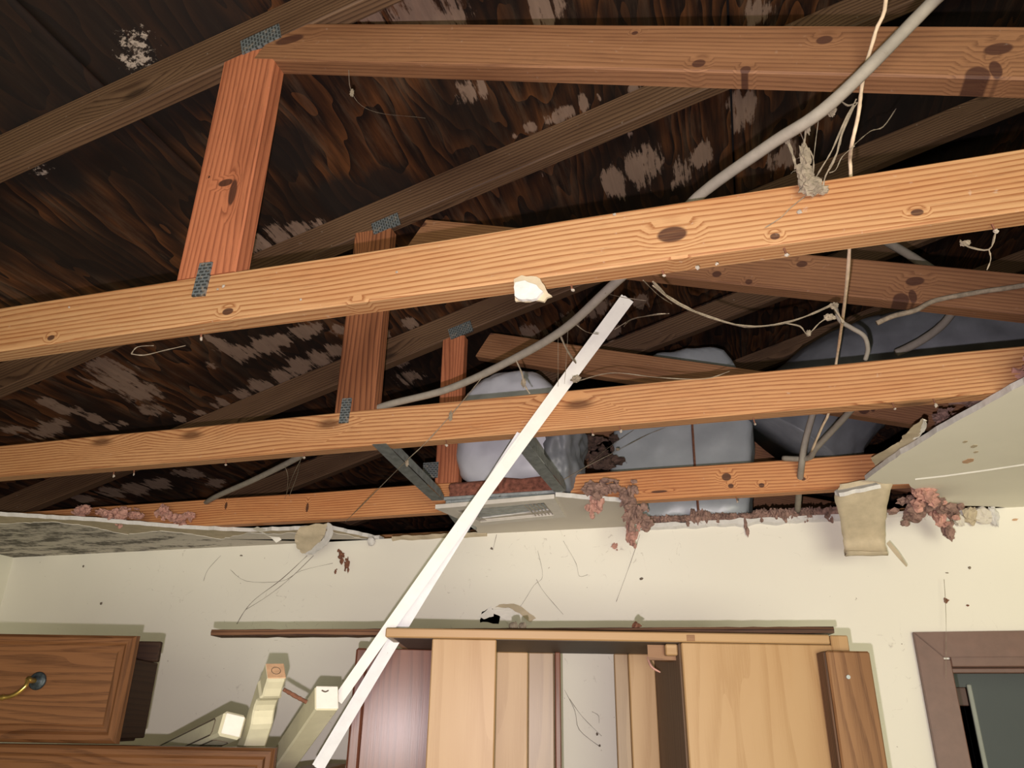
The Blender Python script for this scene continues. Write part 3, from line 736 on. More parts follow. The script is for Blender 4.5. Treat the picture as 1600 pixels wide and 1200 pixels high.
# long hanging strip of board paper in front of the wall
obj('torn_paper', sheet([(on_y(1312, 757, 2.03), on_y(1398, 742, 2.04)), (on_y(1304, 778, 2.05), on_y(1392, 766, 2.06)), (on_y(1313, 815, 2.12), on_y(1384, 808, 2.12)), (on_y(1318, 845, 2.17), on_y(1383, 842, 2.17)), (on_y(1320, 862, 2.165), on_y(1385, 864, 2.165)), (on_y(1321, 868, 2.14), on_y(1386, 868, 2.14)), (on_y(1321, 861, 2.125), on_y(1386, 862, 2.125))], 0.0014, 8, 0.003, 5, 0.0015), 'kraft', ceil, True, 'long brown strip of paper hanging down')
bm = slab(ragged([V((0, 0)), V((0.10, 0.0)), V((0.095, 0.035)), V((0.03, 0.045)), V((-0.005, 0.02))], 0.01, 0.004, None, 9), 0, 0.010, (0, 0, 0))
c0 = on_y(1312, 776, 2.02); c1 = on_y(1400, 758, 2.03)
ax = (c1 - c0).normalized(); nn = V((0, -0.5, 0.86)); by = nn.cross(ax)
if by.z < 0: by = -by
place(bm, Matrix.Translation(c0) @ Matrix((ax, by, ax.cross(by))).transposed().to_4x4())
obj('broken_gypsum', bm, 'gypsum', ceil)
obj('torn_paper', sheet([(on_y(1385, 850, 2.2), on_y(1390, 846, 2.2)), (on_y(1400, 868, 2.19), on_y(1404, 862, 2.19)), (on_y(1416, 886, 2.18), on_y(1418, 884, 2.18))], 0.001, 2, 0.001, 4), 'kraft', ceil)
# ceiling flap hanging from the left piece: brown face and a white torn edge
obj('torn_paper', sheet([(on_y(470, 822, 2.16), on_y(512, 816, 2.17)), (on_y(460, 840, 2.18), on_y(508, 832, 2.19)), (on_y(463, 855, 2.21), on_y(500, 846, 2.21)), (on_y(474, 864, 2.23), on_y(490, 858, 2.23))], 0.0015, 7, 0.004, 8, 0.003), 'kraft', ceil)
obj('torn_paper', sheet([(on_y(513, 816, 2.168), on_y(520, 820, 2.165)), (on_y(509, 838, 2.18), on_y(519, 836, 2.17)), (on_y(495, 852, 2.2), on_y(508, 854, 2.19)), (on_y(476, 866, 2.22), on_y(490, 866, 2.22))], 0.003, 4, 0.003, 12, 0.002), 'gypsum', ceil, False, 'white torn edge of the flap')
obj('torn_paper', sheet([(on_z(395, 826, CEIL - .001), on_z(402, 823, CEIL - .001)), (on_y(420, 838, 2.24), on_y(430, 834, 2.24)), (on_y(432, 848, 2.27), on_y(440, 843, 2.27))], 0.001, 3, 0.001, 2), 'paper_white', ceil)
bm = bmesh.new(); fluff(bm, on_y(580, 846, 2.33), (.014, .012, .018), 3, 2, .3, 1, 0); obj('broken_gypsum', bm, 'gypsum', ceil)
# strip of board edge left at the top of the wall
def wall_edge(x0, x1, h, mat, seed, name='board_edge'):
    bm = bmesh.new(); n = max(6, int((x1 - x0) / 0.014)); rows = []
    for k in range(n + 1):
        x = x0 + (x1 - x0) * k / n
        lo = CEIL - h * (0.75 + 0.5 * noise.noise(V((x * 22, seed, 0)))) ; hi = CEIL + 0.004 + 0.006 * noise.noise(V((x * 30, seed, 4)))
        y = WALL - 0.010 - 0.004 * noise.noise(V((x * 25, seed, 8)))
        rows.append([bm.verts.new(p) for p in ((x, WALL - 0.0005, lo), (x, y, lo + 0.006), (x, y, hi), (x, WALL + 0.02, hi))])
    for a, b in zip(rows, rows[1:]):
        for k in range(3): bm.faces.new((a[k], b[k], b[k + 1], a[k + 1]))
    bm.faces.new(rows[0]); bm.faces.new(rows[-1])
    obj(name, bm, mat, ceil)
wall_edge(-0.30, 0.30, 0.020, 'gypsum', 1)
wall_edge(0.40, 0.46, 0.014, 'paper_white', 2)
wall_edge(-1.10, -0.77, 0.012, 'kraft', 3)
# crumbled grey board at the right end
for k, (px, py, sx_, sz_, mt) in enumerate(((1535, 806, .024, .026, 'ceil'), (1516, 806, .020, .026, 'kraft'), (1553, 805, .013, .030, 'gypsum'), (1498, 812, .014, .02, 'ceil'))):
    bm = bmesh.new(); fluff(bm, on_y(px, py, WALL - 0.015), (sx_, .012, sz_), 4 + k, 3, .45, 1.2, 0)
    obj('broken_gypsum', bm, mt, ceil)

# hole torn in the wall paper above the cabinet
c = on_y(765, 962, WALL)
bm = bmesh.new(); pl = ragged([V((-0.03, -0.02)), V((0.03, -0.025)), V((0.035, 0.0)), V((0.0, 0.022)), V((-0.025, 0.012))], 0.008, 0.004, None, 6)
fv = [bm.verts.new((c.x + p.x, WALL - 0.001, c.z + p.y)) for p in pl]; bm.faces.new(fv); bmesh.ops.solidify(bm, geom=bm.faces[:], thickness=0.0008)
obj('wall_hole', bm, 'black', wall_back)
for pxs, mt, sd in (([(762, 955, 790, 948), (790, 968, 825, 955), (800, 985, 832, 975)], 'paper_white', 4), ([(775, 948, 782, 944), (800, 952, 810, 946), (828, 972, 838, 966)], 'kraft', 7), ([(748, 963, 768, 947), (756, 968, 772, 962)], 'paper_white', 9)):
    rows = [(on_y(a, b, WALL - 0.006 - 0.006 * i), on_y(c_, d_, WALL - 0.004 - 0.006 * i)) for i, (a, b, c_, d_) in enumerate(pxs)]
    obj('torn_paper', sheet(rows, 0.001, 4, 0.003, sd, 0.002), mt, wall_back)

# ------------------------------------------------------------------ ceiling vent with its boot and straps
vent = thing('ceiling_vent', 'dusty white ceiling vent grille below the wrapped boot', 'vent', (-0.63, 2.1, CEIL))
vc = z2([(680, 795), (866, 779), (884, 808), (742, 822)], CEIL - 0.008)
def lerp2(a, b, t): return a + (b - a) * t
def quad(u, v): return lerp2(lerp2(vc[0], vc[1], u), lerp2(vc[3], vc[2], u), v)
bm = bmesh.new()   # flange as a frame around the opening
o_ = [quad(*p) for p in ((0, 0), (1, 0), (1, 1), (0, 1))]; i_ = [quad(*p) for p in ((.13, .16), (.90, .16), (.90, .84), (.13, .84))]
zt, zb = CEIL + 0.004, CEIL - 0.008
ol, oh, il, ih = ([bm.verts.new((p.x, p.y, z)) for p in q] for q, z in ((o_, zb), (o_, zt), (i_, zb), (i_, zt)))
for k in range(4):
    n_ = (k + 1) % 4
    bm.faces.new((ol[k], ol[n_], il[n_], il[k])); bm.faces.new((oh[k], oh[n_], ih[n_], ih[k]))
    bm.faces.new((ol[k], ol[n_], oh[n_], oh[k])); bm.faces.new((il[k], il[n_], ih[n_], ih[k]))
obj('flange', bm, 'vent', vent)
for k in range(6):
    v = 0.22 + 0.56 * k / 5
    bm = bmesh.new()
    a, b = quad(.22 + .0 * k, v), quad(.70 + .02 * (7 - k), v)
    for p, q in ((a, b),):
        vs_ = [bm.verts.new((x.x, x.y + dy, z)) for x in (p, q) for dy, z in ((0, zb), (0.0008, zb + 0.0008))]
        bm.faces.new((vs_[0], vs_[2], vs_[3], vs_[1]))
    bmesh.ops.solidify(bm, geom=bm.faces[:], thickness=0.0006)
    obj('louver', bm, 'louver', vent)
for u0, u1 in ((.14, .21), (.72, .89)):
    for k in range(5 if u0 < .5 else 6):
        n_ = 5 if u0 < .5 else 6
        u = u0 + (u1 - u0) * k / (n_ - 1)
        bm = bmesh.new(); a, b = quad(u, .19), quad(u, .81)
        vs_ = [bm.verts.new((x.x + dx, x.y, z)) for x in (a, b) for dx, z in ((0, zb), (0.002 if u0 > .5 else -0.002, zb + 0.0025))]
        bm.faces.new((vs_[0], vs_[2], vs_[3], vs_[1])); bmesh.ops.solidify(bm, geom=bm.faces[:], thickness=0.0012)
        obj('louver', bm, 'louver', vent)
bm = bmesh.new(); bm.faces.new([bm.verts.new((p.x, p.y, zt + .001)) for p in i_]); bmesh.ops.solidify(bm, geom=bm.faces[:], thickness=0.001)
obj('dark_interior', bm, 'black', vent)  # black sheet painting in the darkness inside the vent
# boot: metal collar, raw insulation edge, plastic wrapped body
boot = thing('duct_boot', 'white plastic wrapped duct boot over the ceiling vent', 'duct', (-0.63, 2.17, CEIL + 0.005))
BX0, BX1, BY0, BY1 = -0.80, -0.455, 2.055, 2.33
obj('metal_collar', boxbm((BX0, BY0, CEIL + 0.004), (BX1, BY1, CEIL + 0.032), 0.003), 'galv', boot)
obj('collar_lip', boxbm((BX0 - 0.004, BY0 - 0.006, CEIL + 0.030), (BX1 + 0.004, BY1, CEIL + 0.040), 0.002), 'galv', boot)
bm = bmesh.new()
box(bm, (BX0 + .008, BY0 + .002, CEIL + .036), (BX1 - .008, BY1 - .01, CEIL + .085), 0.006)
bmesh.ops.subdivide_edges(bm, edges=bm.edges[:], cuts=5, use_grid_fill=True)
for v in bm.verts: v.co += V((noise.noise(v.co * 60), noise.noise(v.co * 60 + V((9, 0, 0))), noise.noise(v.co * 50 + V((0, 7, 0))))) * 0.008
obj('insulation_edge', bm, 'insul_brown', boot, True)
def puffy(x0, x1, y0, y1, z0, z1, seed, top=0.75, wr=0.006, n=26, e=4.0, slant=0.0):
    """rounded plastic wrapped volume, narrower at the top, wrinkled"""
    bm = bmesh.new(); bmesh.ops.create_icosphere(bm, subdivisions=5, radius=1.0)
    cx, cy_, cz_ = (x0 + x1) / 2, (y0 + y1) / 2, (z0 + z1) / 2; hx, hy, hz = (x1 - x0) / 2, (y1 - y0) / 2, (z1 - z0) / 2
    for v in bm.verts:
        n_ = v.co.normalized(); k = (abs(n_.x) ** e + abs(n_.y) ** e + abs(n_.z) ** e) ** (-1 / e)
        q = n_ * k
        s = 1 - (1 - top) * max(0, (q.z + 0.1) / 1.1) ** 2
        p = V((cx + q.x * hx * s + slant * q.z, cy_ + q.y * hy, cz_ + q.z * hz))
        w_ = noise.fractal(V((p.x * 9, p.y * 9, p.z * 16)) + V((seed, 0, 0)), 0.8, 2.1, 4) * wr + abs(noise.noise(V((p.x * 26, p.y * 20, p.z * 9)) + V((0, seed, 0)))) * wr * 0.9
        v.co = p + n_ * w_
    return bm
obj('plastic_wrap', puffy(BX0 + 0.005, BX1 - 0.005, BY0 - 0.004, BY1, CEIL + 0.075, EYE + 1.0, 3, 0.62, 0.008), 'wrap', boot, True)
bm = bmesh.new()
obj('plastic_wrap', puffy(BX1 - 0.06, BX1 + 0.03, BY0 + 0.0, BY1 - 0.02, CEIL + 0.05, EYE + 0.92, 8, 0.7, 0.016), 'wrap_grey', boot, True)
def strap(x0, y0, x1, y1, name_label, w=0.026):
    t = thing('metal_strap', name_label, 'strap', ((x0 + x1) / 2, (y0 + y1) / 2, JB - 0.004), 'metal hanger straps')
    A, B = V((x0, y0, JB - 0.002)), V((x1, y1, JB - 0.006)); d = (B - A).normalized(); sd = d.cross(V((0, 0, 1)))
    bm = bmesh.new(); n = 10
    rows = []
    for k in range(n + 1):
        p = A.lerp(B, k / n) + V((0, 0, -0.002 * math.sin(k / n * math.pi)))
        rows.append([bm.verts.new(p - sd * w / 2), bm.verts.new(p + sd * w / 2)])
    for a, b in zip(rows, rows[1:]): bm.faces.new((a[0], a[1], b[1], b[0]))
    bmesh.ops.solidify(bm, geom=bm.faces[:], thickness=0.0018)
    obj('flat_leg', bm, 'galv', t)
    bm = bmesh.new(); rows = []
    for k in range(n + 1):
        p = A.lerp(B, 0.08 + 0.92 * k / n) + sd * w / 2 + V((0, 0, 0.001))
        rows.append([bm.verts.new(p), bm.verts.new(p + V((0, 0, 0.022 if k < n else 0.012)))])
    for a, b in zip(rows, rows[1:]): bm.faces.new((a[0], a[1], b[1], b[0]))
    bmesh.ops.solidify(bm, geom=bm.faces[:], thickness=0.0018)
    obj('upright_leg', bm, 'galv', t)
p0, p1 = on_z(598, 698, JB - .002), on_z(684, 782, JB - .006)
strap(p0.x, p0.y - 0.02, p1.x, p1.y, 'bare galvanized strap running from second truss to left side of vent', 0.034)
p2, p3 = on_z(690, 790, JB - .006), on_z(738, 838, JB - .006)
strap(p2.x + .01, p2.y, p3.x, WALL - 0.004, 'dull galvanized strap running from vent back to the wall top')
p0, p1 = on_z(812, 690, JB - .002), on_z(875, 768, JB - .006)
strap(p0.x, p0.y - 0.02, p1.x, p1.y, 'grey galvanized strap running from second truss to right side of vent', 0.032)

# ------------------------------------------------------------------ wrapped ducts beyond the wall
d1 = thing('insulated_duct', 'big pale plastic wrapped duct with brown strap above the wall top', 'duct', (-0.13, 2.55, JB))
obj('plastic_wrap', puffy(-0.365, 0.085, 2.42, 2.69, JB + 0.005, EYE + 1.175, 5, 0.5, 0.008, e=11, slant=0.04), 'wrap_duct', d1, True)
bm = bmesh.new()
tube(bm, [V((-0.105, 2.412, JB + 0.01)), V((-0.104, 2.411, JB + 0.18)), V((-0.100, 2.413, JB + 0.40))], 0.004, 5, 4)
obj('strap', bm, 'rust', d1)
dz = thing('insulated_duct', 'dark wrinkled flexible duct running right behind the hanging cables', 'duct', (0.6, 2.43, EYE + 0.62))
bm = bmesh.new()
axp = smooth_pts([V((0.19, 2.46, EYE + 0.80)), V((0.28, 2.46, EYE + 0.91)), V((0.42, 2.46, EYE + 1.02)), V((0.65, 2.46, EYE + 1.07)), V((1.0, 2.46, EYE + 1.03)), V((1.9, 2.46, EYE + 1.00))], 12)
def flexr(s): return 0.235
rings = []
for i, p in enumerate(axp):
    d = (axp[min(i + 1, len(axp) - 1)] - axp[max(0, i - 1)]).normalized(); u_ = V((0, 1, 0)); w_ = d.cross(u_)
    rings.append([bm.verts.new(p + (u_ * math.cos(a) + w_ * math.sin(a)) * ((0.195 - 0.04 * min(1, i / 30)) + 0.010 * noise.noise(V((p.x * 18 + a * 2, a * 2.2, 0))) + 0.012 * abs(noise.noise(V((p.x * 11 - a * 3, a, 5)))))) for a in [2 * math.pi * k / 40 for k in range(40)]])
for a, b in zip(rings, rings[1:]):
    for k in range(40): bm.faces.new((a[k], a[(k + 1) % 40], b[(k + 1) % 40], b[k]))
bm.faces.new(rings[0]); bm.faces.new(rings[-1])
obj('plastic_wrap', bm, 'wrap_grey', dz, True)

# ------------------------------------------------------------------ cables and wires
bm = bmesh.new()
ck = [((1530, -70), .74), ((1460, 0), .80), ((1300, 160), .835), ((1200, 228), .885), ((1090, 308), .985), ((1030, 378), 1.07), ((950, 452), 1.17), ((880, 515), 1.28), ((800, 562), 1.38), ((700, 608), 1.47), ((595, 636), 1.527), ((530, 668), 1.62)]
cpts = [V((0.62, 0.70, EYE + 1.35)), V((0.47, 0.71, EYE + 1.08))] + [on_y(*p, y) for p, y in ck] + [V((-1.02, 1.70, EYE + 0.668)), on_y(470, 712, 1.75), on_y(400, 748, 1.90), on_y(330, 780, 2.08), V((-1.85, 2.3, EYE + 0.66))]
tube(bm, cpts, 0.0082, 10, 8, 0.02)
obj('electrical_cable', bm, 'cable', None, True, 'thick grey dusty cable draped diagonally across the trusses', 'cable')
bm = bmesh.new()
wk = [((1384, -20), .838), ((1368, 50), .862), ((1352, 105), .878), ((1346, 140), .888), ((1341, 180), .892), ((1331, 225), .915), ((1328, 250), .955), ((1329, 275), .972), ((1327, 392), 1.05), ((1320, 470), 1.2), ((1312, 530), 1.44), ((1306, 570), 1.555), ((1296, 640), 1.62), ((1284, 668), 1.68), ((1268, 705), 1.78)]
tube(bm, [V((0.30, 0.80, EYE + 1.50)), V((0.275, 0.82, EYE + 1.15))] + [on_y(*p, y) for p, y in wk], 0.0027, 7, 6, 0.1)
obj('thin_wire', bm, 'wire', None, True, 'thin cream wire hanging down behind the thick grey cable', 'wire')
def cable(name, pts, r, mat, label, cat='cable'):
    bm = bmesh.new(); tube(bm, pts, r, 8, 6, 0.03); return obj(name, bm, mat, None, True, label, cat)
cable('electrical_cable', [on_y(1375, 372, 1.95), on_y(1420, 398, 1.9), on_y(1470, 430, 1.85)], 0.011, 'cable', 'short grey cable above the second truss web at right')
cable('electrical_cable', [on_y(1400, 552, 2.1), on_y(1440, 532, 2.1), on_y(1475, 505, 2.1), on_y(1500, 470, 2.1)], 0.011, 'cable', 'grey cable lying across the wrapped duct at right')
cable('electrical_cable', [on_y(1272, 640, 2.02), on_y(1258, 690, 2.05), on_y(1252, 730, 2.085), on_y(1248, 772, 2.20), on_y(1246, 800, 2.38)], 0.0085, 'cable', 'grey cable dropping straight down behind third truss chord')
cable('electrical_cable', [on_y(1335, 635, 1.8), on_y(1305, 668, 1.9), on_y(1275, 700, 2.0), on_y(1262, 716, 2.06), V((0.14, 2.10, EYE + 0.655))], 0.0075, 'cable', 'grey cable slanting down to meet the straight one')
cable('electrical_cable', [on_y(1305, 478, 1.48), on_y(1312, 500, 1.48), on_y(1330, 512, 1.49), on_y(1350, 525, 1.50), on_y(1356, 545, 1.52), on_y(1352, 562, 1.54)], 0.0045, 'cable', 'short bent grey cable end above the second chord')
cable('electrical_cable', [on_y(1370, 505, 1.47), on_y(1395, 494, 1.47), on_y(1430, 485, 1.48), on_y(1460, 470, 1.49), on_y(1520, 458, 1.49), on_y(1600, 446, 1.49), on_y(1680, 430, 1.49)], 0.005, 'web_dust', 'dusty cable sagging in front of second truss web')

# ------------------------------------------------------------------ two white trim sticks leaning on the second truss
def stick(pts_px, w, th, mat, label, facing, taper=1.0):
    (a, da), (b, db) = pts_px
    A, B = at_d(*a, da), at_d(*b, db); ax = (B - A).normalized()
    f = (V(facing) - ax * V(facing).dot(ax)).normalized(); sd = ax.cross(f)
    t = thing('trim_strip', label, 'trim strip', B, 'white trim strips')
    def bar(w0, w1, t0, t1, name, mt):
        bm = bmesh.new(); n = 12; uvl = bm.loops.layers.uv.verify(); rings = []
        for k in range(n + 1):
            p = A.lerp(B, k / n) + sd * 0.004 * math.sin(k / n * 3.1) 
            rings.append([bm.verts.new(p + sd * x * (1 + (taper - 1) * k / n) + f * y) for x, y in ((w0, t0), (w1, t0), (w1, t1), (w0, t1))])
        for r0, r1 in zip(rings, rings[1:]):
            for k in range(4): bm.faces.new((r0[k], r0[(k + 1) % 4], r1[(k + 1) % 4], r1[k]))
        bm.faces.new(rings[0]); bm.faces.new(rings[-1])
        obj(name, bm, mt, t)
    bar(-w / 2, w * 0.28, 0, th, 'face_board', mat)
    bar(w * 0.28, w / 2, 0, th * 0.6, 'edge_lip', mat)
    return t
camdir = lambda px, py: -ray(px, py).normalized()
fc = camdir(740, 800)
stick((((979, 468), 1.735), ((528, 1094), 1.432)), 0.031, 0.010, 'white', 'longer bright white trim strip leaning across the second truss', fc, 0.62)
stick((((815, 680), 1.655), ((497, 1199), 1.445)), 0.0235, 0.009, 'white_dull', 'shorter greyed trim strip passing behind the cabinet top', fc)

# ------------------------------------------------------------------ furniture, square to a line 16 degrees off the wall
FM = Matrix.Translation((0, 0, 0)) @ Matrix(((cy, -sy, 0), (sy, cy, 0), (0, 0, 1))).to_4x4()
def fp(a, b, z): return FM @ V((a, b, z))
def fbox(name, lo, hi, mat, parent, grain=2, bev=0.002, label=None):
    return obj(name, place(boxbm(lo, hi, bev, grain), FM), mat, parent, label=label)
ZT = EYE + 0.1545
FB = 1.483; BK = 1.772
cab = thing('cabinet', 'tall open maple cabinet carcass under the wall', 'cabinet', fp(0.2, 1.63, 0))
fbox('top_board', (-0.224, FB, ZT - 0.0165), (0.588, BK, ZT), 'maple', cab, 0)
fbox('top_undersheet', (-0.210, FB + 0.012, ZT - 0.0172), (0.3140, BK, ZT - 0.0160), 'undersheet', cab, 0, 0.0002, 'dark underside of the top')  # thin sheet that makes the top board darker underneath
fbox('corner_block', (0.590, FB + 0.001, ZT - 0.040), (0.622, BK, ZT - 0.0005), 'maple', cab, 2)
fbox('front_stile', (-0.138, FB + 0.001, 0), (-0.021, FB + 0.02, ZT - 0.0173), 'maple', cab, 2)
fbox('back_plank', (-0.09, BK - 0.014, 0), (0.0435, BK, ZT - 0.017), 'maple', cab, 2)
fbox('back_plank', (0.0445, BK - 0.010, 0), (0.099, BK, ZT - 0.017), 'maple_dull', cab, 2)
fbox('back_plank', (0.100, BK - 0.030, 0), (0.112, BK + .004, ZT - 0.017), 'mahogany', cab, 2)
fbox('back_plank', (0.228, BK - 0.012, 0), (0.258, BK, ZT - 0.017), 'maple_dull', cab, 2)
fbox('back_plank', (0.2585, BK - 0.016, 0), (0.314, BK, ZT - 0.017), 'maple', cab, 2)
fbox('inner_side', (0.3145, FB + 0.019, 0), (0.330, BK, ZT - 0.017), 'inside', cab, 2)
fbox('front_panel', (0.316, FB + 0.001, 0), (0.590, FB + 0.019, ZT - 0.0175), 'maple', cab, 2)
fbox('outer_side', (0.5755, FB + 0.019, 0), (0.5895, BK, ZT - 0.041), 'maple', cab, 2)
bm = bmesh.new(); tri = [(0.262, FB + 0.05), (0.3143, FB + 0.05), (0.3143, FB + 0.10)]
lo_ = [bm.verts.new((x, y, ZT - 0.045)) for x, y in tri]; hi_ = [bm.verts.new((x, y, ZT - 0.018)) for x, y in tri]
bm.faces.new(lo_); bm.faces.new(hi_)
for i in range(3): bm.faces.new((lo_[i], lo_[(i + 1) % 3], hi_[(i + 1) % 3], hi_[i]))
uv_box(bm, 0); obj('corner_brace', place(bm, FM), 'plank', cab)
fbox('corner_brace', (0.292, FB + 0.028, ZT - 0.038), (0.3142, FB + 0.048, ZT - 0.018), 'maple', cab, 0)
fbox('knot_patch', (0.326, FB - 0.0006, ZT - 0.0150), (0.341, FB + 0.002, ZT - 0.004), 'plank', cab, 0, 0.0003)
bm = bmesh.new(); a_ = fp(0.30, FB + .10, ZT - 0.03); tube(bm, [a_ + V((-.03, 0, -.006)), a_ + V((-.022, -.01, -.024)), a_ + V((-0.006, -.01, -.034))], lambda s: 0.003 * (1 - abs(s - .4)), 5, 4)
obj('torn_veneer', bm, 'insul_pink', cab)
# dark polished side panel behind the stile
Pc = at_d(622, 1125, 1.57); nd = V((-Pc.x, -Pc.y, 0)).normalized(); td = V((-nd.y, nd.x, 0))
if td.x < 0: td = -td
PM = Matrix((td, -nd, V((0, 0, 1)))).transposed().to_4x4(); PM.translation = V((Pc.x, Pc.y, 0))
obj('side_panel', place(boxbm((-0.072, 0, 0), (0.105, 0.015, ZT - 0.018), 0.002, 2), PM), 'mahogany', cab, label='dark polished reddish panel behind the stile')
obj('edge_molding', place(boxbm((-0.096, 0.002, 0), (-0.0725, 0.022, ZT - 0.018), 0.004, 2), PM), 'mahogany', cab)
# plank leaning in front of the right end
pk = thing('wooden_plank', 'brown plank with a screw head standing in front of cabinet right end', 'plank', fp(0.602, 1.455, 0))
fbox('board', (0.563, 1.444, 0), (0.640, FB - 0.001, EYE + 0.1235), 'plank', pk, 2, 0.003)
fbox('dark_edge_strip', (0.5585, 1.448, 0), (0.5628, FB - 0.002, EYE + 0.122), 'dark_edge', pk, 2, 0.001)
c_ = fp(0.593, 1.444, EYE + 0.080)
bm = bmesh.new(); tube(bm, [c_ + V((0.002, -0.003, 0)), c_ + V((0, 0.004, 0))], 0.0035, 10, 1); obj('screw_head', bm, 'galv', pk)
# long dark board lying along the top of the cabinet
A, B = at_d(329, 994, 1.62), at_d(1303, 984, 1.49)
A.z = max(A.z, ZT + 0.0075); B.z = max(B.z, ZT + 0.012)
ax = (B - A).normalized(); sd = V((-ax.y, ax.x, 0)).normalized()
db = thing('dark_board', 'long thin dark board lying along the cabinet top', 'board', A.lerp(B, .5))
bm = bmesh.new(); uvl = bm.loops.layers.uv.verify(); rings = []
n = 50
for k in range(n + 1):
    p = A.lerp(B, k / n); w1 = 0.006 + 0.0012 * noise.noise(V((k * .9, 3, 0))); w0 = 0.006 + 0.0018 * noise.noise(V((k * .7, 8, 0)))
    rings.append([bm.verts.new(p + sd * y + V((0, 0, z))) for y, z in ((0, -w0), (-0.002, 0), (0, w1), (0.05, w1), (0.05, -w0))])
for r0, r1 in zip(rings, rings[1:]):
    for k in range(5): bm.faces.new((r0[k], r0[(k + 1) % 5], r1[(k + 1) % 5], r1[k]))
bm.faces.new(rings[0]); bm.faces.new(rings[-1])
for f in bm.faces:
    for l in f.loops: l[uvl].uv = ((l.vert.co - A).dot(ax), l.vert.co.z * 1.0 + (l.vert.co - A).dot(sd))
obj('board', bm, 'dark_edge', db)
for q, (px_, sz) in enumerate(((1012, .009), (822, .011), (836, .008))):
    t_ = (px_ - 329) / (1303 - 329)
    bm = bmesh.new(); fluff(bm, A.lerp(B, t_) + sd * 0.01 + V((0, 0, 0.010)), (sz, sz * .8, sz), 30 + q, 2, .5, 1, 8)
    obj('debris_crumb', bm, 'rust' if q == 0 else 'web_dust', None, False, ('small rusty crumb standing on the dark board', 'tan crumb on the dark board beside torn wall hole', 'second tan crumb on the dark board, right of the first')[q], 'debris')

